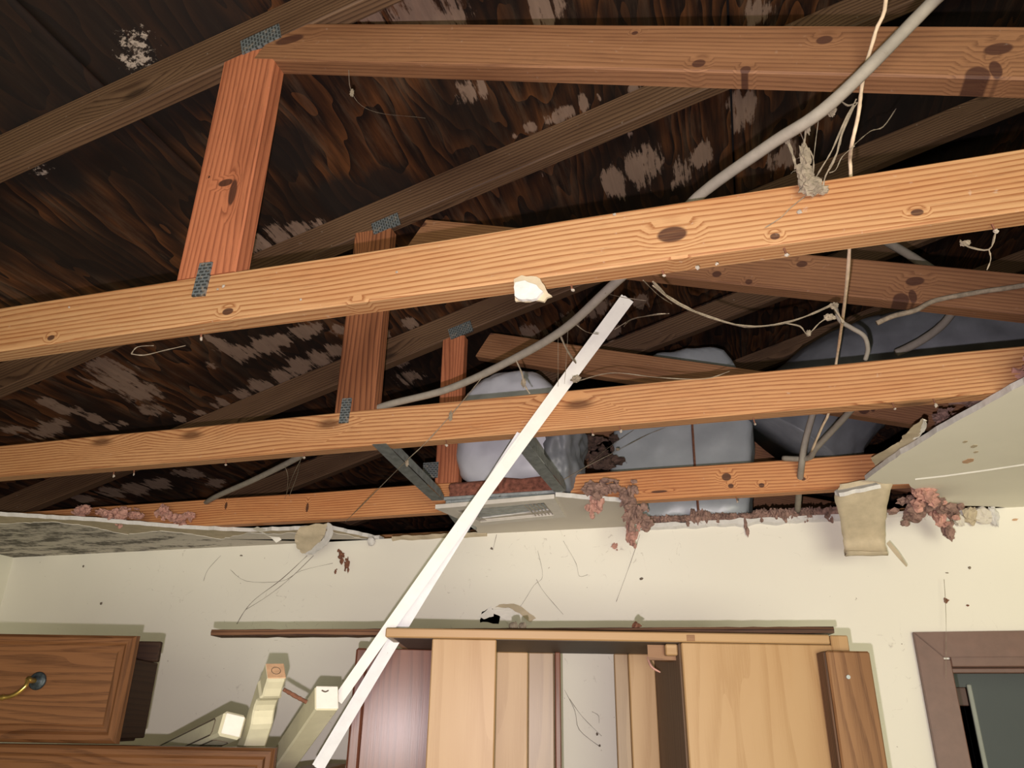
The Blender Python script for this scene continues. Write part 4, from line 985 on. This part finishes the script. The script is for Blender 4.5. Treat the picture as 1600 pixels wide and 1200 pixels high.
# drawers stacked at the left on a low chest
ZC = EYE - 0.225
chest = thing('low_chest', 'dark low chest that carries the stacked drawers', 'chest', fp(-0.75, 1.75, 0))
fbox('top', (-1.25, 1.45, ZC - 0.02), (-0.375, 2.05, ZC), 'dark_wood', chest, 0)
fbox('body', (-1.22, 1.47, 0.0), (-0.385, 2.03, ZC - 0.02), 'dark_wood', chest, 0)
def drawer(a0, a1, b, z0, z1, depth, label, handle=True, boxz=0.035, boxin=0.035):
    t = thing('drawer', label, 'drawer', fp((a0 + a1) / 2, b + 0.1, z0), 'oak drawers stacked on the low chest')
    h = z1 - z0
    # front: raised centre, moulded rim of four mitred pieces
    fbox('front_board', (a0 + .012, b + 0.006, z0 + .006), (a1 - .012, b + 0.020, z1 - .006), 'oak', t, 0, 0.001)
    rim = [(0.0, 0.018), (0.001, 0.006), (0.006, 0.0), (0.014, 0.0), (0.019, 0.0045), (0.027, 0.0045), (0.031, 0.0062)]   # (inset, depth)
    cs = [(a0, z0), (a1, z0), (a1, z1), (a0, z1)]; ins = [(1, 1), (-1, 1), (-1, -1), (1, -1)]
    for k in range(4):
        bm = bmesh.new(); n_ = (k + 1) % 4; rows = []
        for i_, d_ in rim:
            p = (cs[k][0] + ins[k][0] * i_, cs[k][1] + ins[k][1] * i_); q = (cs[n_][0] + ins[n_][0] * i_, cs[n_][1] + ins[n_][1] * i_)
            rows.append([bm.verts.new((p[0], b + d_, p[1])), bm.verts.new((q[0], b + d_, q[1]))])
        for r0, r1 in zip(rows, rows[1:]): bm.faces.new((r0[0], r0[1], r1[1], r1[0]))
        bm.faces.new([r[0] for r in rows] + [bm.verts.new((rows[-1][0].co.x, b + .018, rows[-1][0].co.z))])
        uv_box(bm, 0 if k % 2 == 0 else 2)
        obj('front_rim', place(bm, FM), 'oak', t)
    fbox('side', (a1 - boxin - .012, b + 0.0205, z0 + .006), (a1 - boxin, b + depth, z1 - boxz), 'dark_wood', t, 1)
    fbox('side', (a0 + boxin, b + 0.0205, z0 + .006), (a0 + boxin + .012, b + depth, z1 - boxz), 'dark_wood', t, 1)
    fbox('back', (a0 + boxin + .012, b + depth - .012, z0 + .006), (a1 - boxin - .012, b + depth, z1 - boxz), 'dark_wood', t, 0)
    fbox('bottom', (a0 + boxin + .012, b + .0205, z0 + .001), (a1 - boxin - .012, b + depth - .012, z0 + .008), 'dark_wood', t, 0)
    if handle:
        ac = (a0 + a1) / 2; zc = EYE + 0.0545
        hd = None
        bm = bmesh.new()
        q = []
        for s in (-1, 1):
            q.append(ac + s * 0.097)
        pts = [(q[0], -0.026, 0.0), (q[0] + .001, -0.030, -0.012), (q[0] + .018, -.032, -0.026), (q[0] + .05, -.033, -0.030), (ac, -.034, -0.0305), (q[1] - .05, -.033, -0.030), (q[1] - .018, -.032, -0.026), (q[1] - .001, -.030, -.012), (q[1], -.026, 0.0)]
        tube(bm, [fp(x, b + y, zc + z) for x, y, z in pts], lambda s: 0.0036 + 0.0022 * math.exp(-((s - .5) / .06) ** 2) + 0.0016 * (math.exp(-((s - .36) / .012) ** 2) + math.exp(-((s - .64) / .012) ** 2) + math.exp(-((s - .31) / .01) ** 2) + math.exp(-((s - .69) / .01) ** 2)), 10, 8)
        hd = obj('handle', bm, 'brass', t, True, 'brass bail handle')
        for s in q:
            bm = bmesh.new()
            prof = [(0.0005, 0.0), (0.0145, 0.0), (0.0155, -.002), (0.013, -.0045), (0.0105, -.004), (0.0085, -.0065), (0.005, -.0075), (0.0045, -.012)]
            rg = []
            for r_, y_ in prof:
                rg.append([bm.verts.new(fp(s + r_ * math.cos(w2), b + .0055 + y_, zc + r_ * math.sin(w2))) for w2 in [2 * math.pi * j / 20 for j in range(20)]])
            for r0, r1 in zip(rg, rg[1:]):
                for j in range(20): bm.faces.new((r0[j], r0[(j + 1) % 20], r1[(j + 1) % 20], r1[j]))
            bm.faces.new(rg[-1])
            obj('rosette', bm, 'black_metal', hd, True, 'blackened round backplate')
            bm = bmesh.new(); tube(bm, [fp(s, b, zc), fp(s, b - .018, zc), fp(s, b - .026, zc + .001)], lambda s_: 0.004 + 0.0015 * s_, 10, 3)
            obj('handle_post', bm, 'brass', hd, True)
    return t
dr1 = drawer(-1.19, -0.675, 1.479, EYE - 0.0455, EYE + 0.1345, 0.20, 'oak drawer with brass bail handle, upper of the stack')
fbox('slide_rail', (-0.76, 1.655, EYE + 0.10), (-0.703, 1.668, EYE + 0.139), 'dark_wood', dr1, 0)
dr2 = drawer(-1.12, -0.396, 1.470, ZC, EYE - 0.0465, 0.16, 'lower wider oak drawer, only its top edge showing', False, 0.02, 0.12)
# small brown box at the back of the chest
bx = thing('wooden_box', 'low dark brown box behind the trim strips at the bottom edge', 'box', fp(-0.47, 1.93, ZC))
p = at_d(500, 1196, 1.74)
fbox('body', (-0.440, 1.57, ZC), (-0.380, 2.02, p.z - 0.012), 'dark_wood', bx, 0)
fbox('lid', (-0.447, 1.56, p.z - 0.012), (-0.376, 2.03, p.z), 'plank', bx, 0)

# three cream furniture legs standing behind the drawers
def leg_frame(end, base, up_px):
    """frame whose z runs from base to the visible end; y axis turned towards up_px"""
    ax = (end - base).normalized(); s = (V(up_px) - ax * V(up_px).dot(ax)).normalized()
    m = Matrix((ax.cross(s) * -1, s, ax)).transposed()
    if m.determinant() < 0: m = Matrix((ax.cross(s), s, ax)).transposed()
    m = m.to_4x4(); m.translation = base; return m, (end - base).length
# leg 3: square, end facing the room
e3, b3 = at_d(511, 1090, 1.37), at_d(412, 1232, 1.66)
m, ln = leg_frame(e3, b3, -RT * 0.59 + UP * 0.46 - FW * 0.66)
l3 = thing('furniture_leg', 'square cream leg, largest and rightmost of three cream legs', 'furniture leg', b3, 'cream furniture legs behind the drawers')
obj('post', place(boxbm((-0.021, -0.021, 0), (0.021, 0.021, ln), 0.003, 2), m), 'cream', l3)
obj('end_cap', place(boxbm((-0.0195, -0.0195, ln), (0.0195, 0.0195, ln + 0.0015), 0.001, 2), m), 'paper_white', l3)
bm = bmesh.new(); tube(bm, [m @ V(q) for q in ((.012, -.002, ln + .002), (.009, .004, ln + .003), (.012, .010, ln + .002))], 0.0012, 5, 3); obj('dirt_streak', bm, 'groove', l3)
# leg 1: panelled, lying low
e1_, b1_ = at_d(364, 1133, 1.39), at_d(252, 1184, 1.68)
m, ln = leg_frame(e1_, b1_, UP * 0.6 - RT * 0.25 - FW * 0.75)
l1 = thing('furniture_leg', 'cream leg with a dark outlined panel, lowest and leftmost of three', 'furniture leg', b1_, 'cream furniture legs behind the drawers')
obj('post', place(boxbm((-0.021, -0.021, 0), (0.021, 0.021, ln), 0.005, 2), m), 'cream', l1)
obj('end_cap', place(boxbm((-0.017, -0.017, ln), (0.017, 0.017, ln + 0.0015), 0.001, 2), m), 'paper_white', l1)
for axis in (0, 1):
    for sgn in ((1, -1) if axis == 0 else (1,)):
        bm = bmesh.new()
        q = [(-.014, 0.02), (-.014, ln - .047), (-.009, ln - .040), (.009, ln - .040), (.014, ln - .047), (.014, 0.02)]
        pp = [V((sgn * .0211, u, z)) if axis == 0 else V((u, sgn * .0211, z)) for u, z in q]
        tube(bm, [m @ v for v in pp], 0.0013, 5, 1); obj('groove', bm, 'groove', l1)
# leg 2: scalloped, bare wood end with a dowel
e2_, b2_ = at_d(431, 1050, 1.375), at_d(352, 1290, 1.51)
m, ln = leg_frame(e2_, b2_, -FW * 1.0 - UP * 0.5 + RT * 0.45)
l2 = thing('furniture_leg', 'scalloped cream leg with bare wood end and rusty bolt, middle of three', 'furniture leg', b2_, 'cream furniture legs behind the drawers')
prof = [(0, .019), (ln - .165, .019), (ln - .118, .019), (ln - .108, .017), (ln - .098, .010), (ln - .088, .005), (ln - .075, .004), (ln - .062, .006), (ln - .052, .012), (ln - .045, .017), (ln - .038, .019), (ln - .022, .017), (ln - .006, .017), (ln, .016)]
bm = bmesh.new(); rg = []
for z, y in prof:
    w2 = 0.0195 if z < ln - .04 else 0.0165
    rg.append([bm.verts.new(m @ V(q)) for q in ((-w2, -.019, z), (w2, -.019, z), (w2, y - .003, z), (w2 - .003, y, z), (-w2 + .003, y, z), (-w2, y - .003, z))])
for r0, r1 in zip(rg, rg[1:]):
    for k in range(6): bm.faces.new((r0[k], r0[(k + 1) % 6], r1[(k + 1) % 6], r1[k]))
bm.faces.new(rg[0]); bm.faces.new(rg[-1])
obj('post', bm, 'cream', l2)
obj('end_grain', place(boxbm((-0.0160, -0.0185, ln), (0.0160, 0.0155, ln + 0.002), 0.001, 2), m), 'barewood', l2, label='bare brown wood end')
bm = bmesh.new(); tube(bm, [m @ V((.008 * math.cos(t), -.001 + .008 * math.sin(t), ln + .002)) for t in [k * 2 * math.pi / 14 for k in range(15)]], 0.0007, 4, 1); obj('dowel_mark', bm, 'groove', l2)
bm = bmesh.new(); tube(bm, [at_d(443, 1077, 1.385), at_d(462, 1088, 1.39), at_d(479, 1097, 1.395)], 0.0036, 8, 6, 0.12)
obj('hanger_bolt', bm, 'rust', l2, False, 'rusty threaded bolt')

# ------------------------------------------------------------------ insulation
def clump(name, specs, mat, label, group=None, strands=60):
    t = thing(name, label, 'insulation', V(specs[0][0]), group)
    for k, sp in enumerate(specs):
        c_, sz, *r = sp; mt = r[0] if r else mat
        bm = bmesh.new(); fluff(bm, V(c_), tuple(q * .82 for q in sz), random.uniform(0, 50), 3, .7, 1.4, strands // 2)
        for _ in range(15 if max(sz) > .012 else 3):
            o_ = V([random.gauss(0, .62) * q for q in sz]); f_ = random.uniform(.25, .55)
            fluff(bm, V(c_) + o_, tuple(q * f_ * random.uniform(.6, 1.5) for q in sz), random.uniform(0, 50), 2, .8, 1.4, strands // 8)
        obj('tuft', bm, mt, t)
    return t
G = 'insulation scraps'
def yp(px, py, y): return on_y(px, py, y)
clump('insulation_clump', [(yp(932, 765, 2.02), (.026, .02, .02)), (yp(930, 790, 2.03), (.018, .014, .026), 'insul_pink'), (yp(958, 762, 2.03), (.022, .018, .014)), (yp(980, 775, 2.05), (.022, .018, .026)), (yp(992, 800, 2.08), (.022, .018, .034)), (yp(984, 828, 2.10), (.014, .013, .03), 'insul_pink'), (yp(1006, 815, 2.14), (.02, .018, .022))], 'insul', 'dusty pink insulation drooping over the ceiling edge right of the vent', G)
clump('insulation_clump', [(yp(960, 853, WALL - .006), (.010, .006, .010)), ], 'insul_pink', 'small pink tuft stuck to the wall under the drooping clump', G, 10)
clump('insulation_clump', [(yp(1445, 770, 2.12), (.030, .022, .028)), (yp(1430, 800, 2.18), (.032, .025, .022), 'insul'), (yp(1465, 800, 2.2), (.024, .02, .03)), (yp(1455, 785, 2.16), (.026, .02, .024), 'insul'), (yp(1480, 828, 2.24), (.013, .012, .026), 'insul'), (yp(1490, 800, 2.3), (.016, .014, .022), 'insul')], 'insul_pink', 'big pink insulation clump hanging beside the brown paper strip', G)
clump('insulation_clump', [(yp(1537, 622, 1.64), (.032, .03, .02), 'insul'), (yp(1565, 605, 1.58), (.03, .03, .018)), (yp(1592, 588, 1.53), (.03, .03, .018)), (yp(1625, 570, 1.45), (.03, .03, .018))], 'insul_pink', 'roll of pink insulation on top of the right ceiling piece', G)
clump('insulation_clump', [(yp(1470, 653, 1.86), (.02, .02, .012))], 'insul', 'dark insulation wisp above the broken right ceiling edge', G, 14)
clump('insulation_clump', [(yp(128, 798, 1.96), (.022, .02, .014)), (yp(165, 802, 1.98), (.022, .02, .013)), (yp(188, 808, 1.99), (.022, .02, .022)), (yp(212, 804, 2.01), (.018, .02, .012))], 'insul_pink', 'pink insulation over the left ceiling edge nearest the mould', G)
clump('insulation_clump', [(yp(258, 801, 2.05), (.018, .02, .022)), (yp(280, 812, 2.08), (.02, .02, .014)), (yp(297, 806, 2.08), (.018, .018, .014))], 'insul_pink', 'pink insulation peak on the left ceiling edge farther right', G)
clump('insulation_clump', [(yp(533, 868, WALL - .01), (.011, .007, .013)), (yp(542, 882, WALL - .01), (.008, .006, .016)), (yp(524, 893, WALL - .01), (.005, .004, .008))], 'rust', 'reddish brown scraps stuck to the wall left of the strips', G, 8)
# fringe of fibres on top of the wall
bm = bmesh.new(); random.seed(21)
for k in range(46):
    px = 1018 + (1315 - 1018) * (k + random.uniform(-.4, .4)) / 45
    py = 812 - (px - 1018) * 0.032
    hgt = 0.010 + 0.009 * max(0, noise.noise(V((px * .02, 3, 0)))) + (0.010 if px > 1180 else 0) + (0.014 if 1075 < px < 1110 else 0)
    fluff(bm, on_y(px, py, WALL + random.uniform(-.004, .02)), (.014, .014, hgt), k * 3.1, 3, .6, 1.4, 10)
for px, py, l_ in ((1040, 812, .02), (1075, 818, .02), (1122, 815, .022), (1165, 818, .045), (1168, 830, .03), (1190, 812, .02), (1300, 812, .02)):
    fluff(bm, on_y(px, py, WALL - .008), (.006, .005, l_ / 2), px, 2, .6, 1.3, 8)
obj('insulation_fringe', bm, 'insul', None, False, 'ragged fringe of brown pink insulation along the wall top', 'insulation', None, 'stuff')

# ------------------------------------------------------------------ plaster scrap stuck to the near joist
sc = thing('plaster_scrap', 'white plaster scrap with brown paper stuck under the nearest chord', 'debris', on_y(828, 452, Y1 - 0.004))
pa = [(803, 436), (815, 430), (838, 432), (862, 462), (850, 471), (835, 468), (805, 470)]
def scrap(pxs, y, mat, name, th, seed, step=0.006):
    pts = [on_y(a, b, y) for a, b in pxs]
    pl = ragged([V((p.x, p.z)) for p in pts], step, 0.0022, None, seed)
    bm = bmesh.new(); f = [bm.verts.new((p.x, y, p.y)) for p in pl]; bk = [bm.verts.new((p.x, y + th, p.y)) for p in pl]
    bm.faces.new(f); bm.faces.new(bk[::-1])
    for i in range(len(f)): bm.faces.new((f[i], f[(i + 1) % len(f)], bk[(i + 1) % len(f)], bk[i]))
    bm.normal_update(); bmesh.ops.triangulate(bm, faces=[q for q in bm.faces if len(q.verts) > 4])
    return obj(name, bm, mat, sc)
scrap(pa, Y1 - 0.004, 'kraft', 'paper', 0.004, 2)
scrap([(805, 441), (820, 438), (838, 445), (848, 455), (838, 466), (815, 468), (804, 462)], Y1 - 0.010, 'gypsum', 'plaster', 0.006, 5)

# ------------------------------------------------------------------ cobwebs
def cobweb(label, strands, mat='web_dust', lumps=(), group='cobwebs'):
    t = thing('cobweb', label, 'cobweb', V(strands[0][0][0]), group)
    bm = bmesh.new()
    for pts, r in strands: tube(bm, pts, r, 4, 4, 0.5)
    obj('thread', bm, mat, t)
    for c_, sz in lumps:
        bm = bmesh.new(); fluff(bm, V(c_), sz, random.uniform(0, 90), 3, .5, 1.6, 10); obj('dust_lump', bm, mat, t)
    return t
def yy(lst): return [on_y(a, b, y) for a, b, y in lst]
cw = cobweb('thick dusty cobweb pocket hanging from grey cable to the nearest chord', [
    (yy([(1226, 212, .89), (1236, 235, .885), (1244, 262, .88)]), 0.0022), (yy([(1260, 185, .885), (1258, 215, .88), (1252, 245, .88)]), 0.0022), (yy([(1246, 195, .89), (1258, 225, .885), (1270, 245, .88), (1271, 270, .88), (1268, 290, .88)]), 0.0009),
    (yy([(1281, 172, .89), (1274, 225, .885), (1268, 280, .88)]), 0.0006), (yy([(1338, 155, .88), (1320, 190, .88), (1300, 235, .88), (1284, 262, .885), (1272, 282, .89)]), 0.0012), (yy([(1335, 165, .88), (1316, 208, .88), (1306, 245, .885), (1290, 275, .89), (1286, 295, .895)]), 0.0013),
    (yy([(1340, 160, .88), (1318, 195, .885), (1313, 225, .885), (1296, 262, .885)]), 0.0008), (yy([(1335, 228, .9), (1316, 245, .9), (1306, 265, .9), (1296, 270, .9)]), 0.0007), (yy([(1400, 170, 1.0), (1380, 198, .99), (1360, 205, .97), (1335, 226, .93)]), 0.0007),
    (yy([(1260, 305, .896), (1235, 325, .896), (1220, 340, .897), (1195, 356, .898)]), 0.0006), (yy([(1312, 156, .885), (1325, 165, .885), (1338, 160, .885)]), 0.0009)], lumps=[
    (on_y(1258, 245, .880), (.007, .005, .022)), (on_y(1257, 270, .882), (.011, .007, .02)), (on_y(1264, 288, .886), (.014, .008, .014)), (on_y(1272, 296, .89), (.013, .007, .008)), (on_y(1286, 297, .892), (.007, .005, .006)), (on_y(1299, 172, .885), (.006, .004, .011)), (on_y(1261, 196, .884), (.004, .003, .014)), (on_y(1230, 218, .886), (.004, .003, .008))])
cobweb('long dusty cobweb rope sagging from nearest chord to thin wire', [
    (yy([(1020, 440, .94), (1050, 468, 1.0), (1100, 492, 1.05), (1165, 510, 1.1), (1225, 505, 1.15), (1270, 490, 1.18), (1300, 476, 1.2)]), 0.0016), (yy([(1020, 446, .94), (1060, 476, 1.0), (1120, 500, 1.06), (1180, 510, 1.1), (1240, 500, 1.15), (1300, 478, 1.2)]), 0.0008),
    (yy([(1225, 505, 1.15), (1250, 510, 1.16), (1262, 522, 1.17), (1280, 505, 1.18), (1295, 495, 1.19)]), 0.001), (yy([(1040, 490, .98), (1020, 492, 1.0), (985, 500, 1.2), (975, 510, 1.4)]), 0.0007), (yy([(1300, 476, 1.2), (1310, 492, 1.2), (1318, 505, 1.2)]), 0.0022)],
    lumps=[(on_y(1303, 478, 1.2), (.007, .006, .005)), (on_y(1296, 496, 1.19), (.009, .006, .006)), (on_y(1263, 521, 1.17), (.004, .004, .005))])
cobweb('dusty cobweb wisps between grey cable and longer white strip', [
    (yy([(872, 515, 1.3), (885, 545, 1.35), (900, 568, 1.42)]), 0.0016), (yy([(805, 560, 1.37), (815, 582, 1.38), (820, 602, 1.39), (828, 615, 1.4)]), 0.0018), (yy([(892, 500, 1.3), (915, 518, 1.35), (935, 522, 1.42)]), 0.0009), (yy([(960, 515, 1.42), (985, 500, 1.4), (1003, 495, 1.36), (1045, 490, 1.2)]), 0.001),
    (yy([(905, 595, 1.46), (940, 585, 1.44), (970, 583, 1.42), (1030, 590, 1.42), (1100, 592, 1.44), (1140, 580, 1.46)]), 0.0009), (yy([(888, 505, 1.3), (885, 560, 1.4), (882, 600, 1.48)]), 0.0005), (yy([(872, 520, 1.3), (872, 570, 1.4), (872, 605, 1.48)]), 0.0005), (yy([(945, 458, 1.16), (975, 465, 1.3), (1010, 470, 1.3)]), 0.0007), (yy([(1005, 438, .94), (1030, 462, 1.1), (1050, 475, 1.2)]), 0.0006)],
    lumps=[(on_y(818, 598, 1.39), (.005, .004, .010)), (on_y(900, 592, 1.45), (.01, .006, .008))])
cobweb('single slack thread slanting from cable down past second chord left', [
    (yy([(755, 588, 1.42), (735, 612, 1.44), (705, 648, 1.49), (665, 692, 1.495), (635, 720, 1.55), (590, 765, 1.75), (540, 815, 2.1)]), 0.0009)], lumps=[(on_y(704, 650, 1.488), (.004, .003, .012)), (on_y(636, 724, 1.55), (.004, .003, .008))])
cobweb('fine threads hanging under second chord left of the straps', [
    (yy([(470, 714, 1.53), (465, 740, 1.7), (452, 775, 2.0)]), 0.0007), (yy([(472, 714, 1.53), (457, 745, 1.7), (445, 780, 2.05)]), 0.0006), (yy([(445, 728, 1.75), (450, 745, 1.8), (448, 770, 2.0)]), 0.0007)])
cobweb('thread from right strap up to the pale wrapped duct', [
    (yy([(880, 750, 2.02), (920, 727, 2.1), (965, 704, 2.2), (1010, 680, 2.35), (1040, 668, 2.39)]), 0.0010), (yy([(900, 742, 2.02), (950, 700, 2.2), (990, 672, 2.35)]), 0.0005)], lumps=[(on_y(965, 702, 2.2), (.006, .005, .004))])
cobweb('small tangle of threads under nearest chord at far right', [
    (yy([(1500, 375, .94), (1512, 385, .95), (1545, 390, .95), (1555, 365, .94)]), 0.0009), (yy([(1545, 390, .95), (1548, 405, .95), (1542, 422, .95)]), 0.0009)], lumps=[(on_y(1508, 380, .95), (.006, .004, .004))])
cobweb('pale drooping thread under nearest chord at left', [(yy([(205, 553, .92), (215, 542, .92), (240, 540, .94)]), .0007), (yy([(205, 553, .92), (225, 555, .93), (255, 548, .935), (290, 540, .935)]), 0.0008)])
cobweb('thin threads on the dark plywood beside the upper web', [(yy([(545, 110, .9), (548, 140, .95), (565, 165, 1.0), (600, 178, 1.1), (660, 184, 1.3), (710, 195, 1.5)]), 0.0006)], lumps=[(on_y(550, 145, .95), (.004, .003, .008))])
cobweb('sooty threads spread on the wall above the cream legs', [
    (yy([(480, 868, WALL - .004), (440, 905, WALL - .003), (400, 935, WALL - .003), (382, 955, WALL - .002), (370, 975, WALL - .002)]), 0.0009), (yy([(490, 868, WALL - .004), (455, 902, WALL - .003), (420, 930, WALL - .003), (385, 952, WALL - .003)]), 0.0007), (yy([(520, 880, WALL - .004), (470, 892, WALL - .003), (440, 908, WALL - .003), (385, 908, WALL - .003), (360, 890, WALL - .003)]), 0.0005), (yy([(345, 868, WALL - .003), (325, 890, WALL - .003), (318, 908, WALL - .003)]), 0.0005)], 'web_dark')
cobweb('sooty threads on the wall below the vent', [
    (yy([(840, 860, WALL - .003), (848, 900, WALL - .003), (834, 915, WALL - .003), (815, 945, WALL - .003), (800, 958, WALL - .003)]), 0.0005), (yy([(838, 905, WALL - .003), (850, 925, WALL - .003), (880, 960, WALL - .003)]), 0.0005), (yy([(880, 845, WALL - .003), (900, 880, WALL - .003), (905, 900, WALL - .003), (918, 898, WALL - .003)]), 0.0005), (yy([(1000, 835, WALL - .003), (985, 880, WALL - .003), (963, 940, WALL - .003)]), 0.0006), (yy([(776, 835, WALL - .003), (770, 860, WALL - .003)]), 0.0006)], 'web_dark')
cobweb('sooty threads on the wall seen through the open cabinet', [
    (yy([(882, 1078, WALL - .003), (898, 1110, WALL - .003), (905, 1140, WALL - .003), (935, 1165, WALL - .003)]), 0.0007), (yy([(890, 1092, WALL - .003), (910, 1120, WALL - .003), (940, 1150, WALL - .003)]), 0.0006), (yy([(925, 1112, WALL - .003), (935, 1118, WALL - .003), (936, 1130, WALL - .003)]), 0.0006)], 'web_dark', lumps=[(on_y(933, 1147, WALL - .004), (.003, .003, .004)), (on_y(937, 1165, WALL - .004), (.003, .003, .003))])
cobweb('single vertical thread hanging in front of the brown door frame', [(yy([(1475, 905, WALL - .03), (1478, 960, WALL - .03), (1478, 1060, WALL - .03)]), 0.0006)])
clump('insulation_clump', [(on_y(915, 690, 2.34), (.05, .03, .025)), (on_y(940, 715, 2.34), (.04, .03, .03)), (on_y(900, 715, 2.36), (.03, .02, .03))], 'insul_dark', 'dark brown insulation heap between boot and big pale duct', G)

# flecks of debris stuck to the wall, the ceiling piece and the near chord
for px, py, r_, mt in ((1002, 904, .006, 'web_dark'), (1478, 938, .006, 'rust'), (1512, 946, .004, 'rust'), (1586, 812, .008, 'barewood'), (158, 943, .006, 'web_dark'), (377, 868, .006, 'web_dark'), (130, 885, .004, 'web_dark'), (768, 857, .004, 'web_dark'), (1480, 895, .004, 'web_dust'), (1515, 887, .004, 'web_dust')):
    bm = bmesh.new(); fluff(bm, on_y(px, py, WALL - .002), (r_, .002, r_ * random.uniform(.4, 1.3)), px * .7, 2, .6, 1.2, 3); obj('debris_fleck', bm, mt, wall_back)
for px, py, r_, mt in ((1513, 720, .012, 'barewood'), (1522, 697, .007, 'kraft'), (1508, 690, .005, 'kraft'), (1525, 706, .005, 'kraft')):
    c_ = on_z(px, py, CEIL); bm = bmesh.new()
    pl = ragged([V((c_.x + r_ * a, c_.y + r_ * 1.6 * b)) for a, b in ((-1, 0), (-.4, -.9), (.7, -.7), (.9, .3), (.2, 1), (-.6, .8))], .006, .003, None, px)
    place(bm, Matrix.Identity(4)); bm.free(); bm = slab(pl, CEIL - .0008, CEIL - .0001, (0, 0, 0)); obj('peeled_spot', bm, mt, ceil)
for px, py, r_ in ((1249, 331, .0035), (349, 447, .003), (340, 452, .002), (470, 468, .002), (620, 425, .002), (960, 335, .0025), (108, 480, .002), (1120, 412, .0025), (1090, 418, .003)):
    bm = bmesh.new(); fluff(bm, on_y(px, py, Y1 - .001), (r_, .0015, r_), px * .3, 2, .5, 1.2, 0); obj('gypsum_fleck', bm, 'fleck', t1)
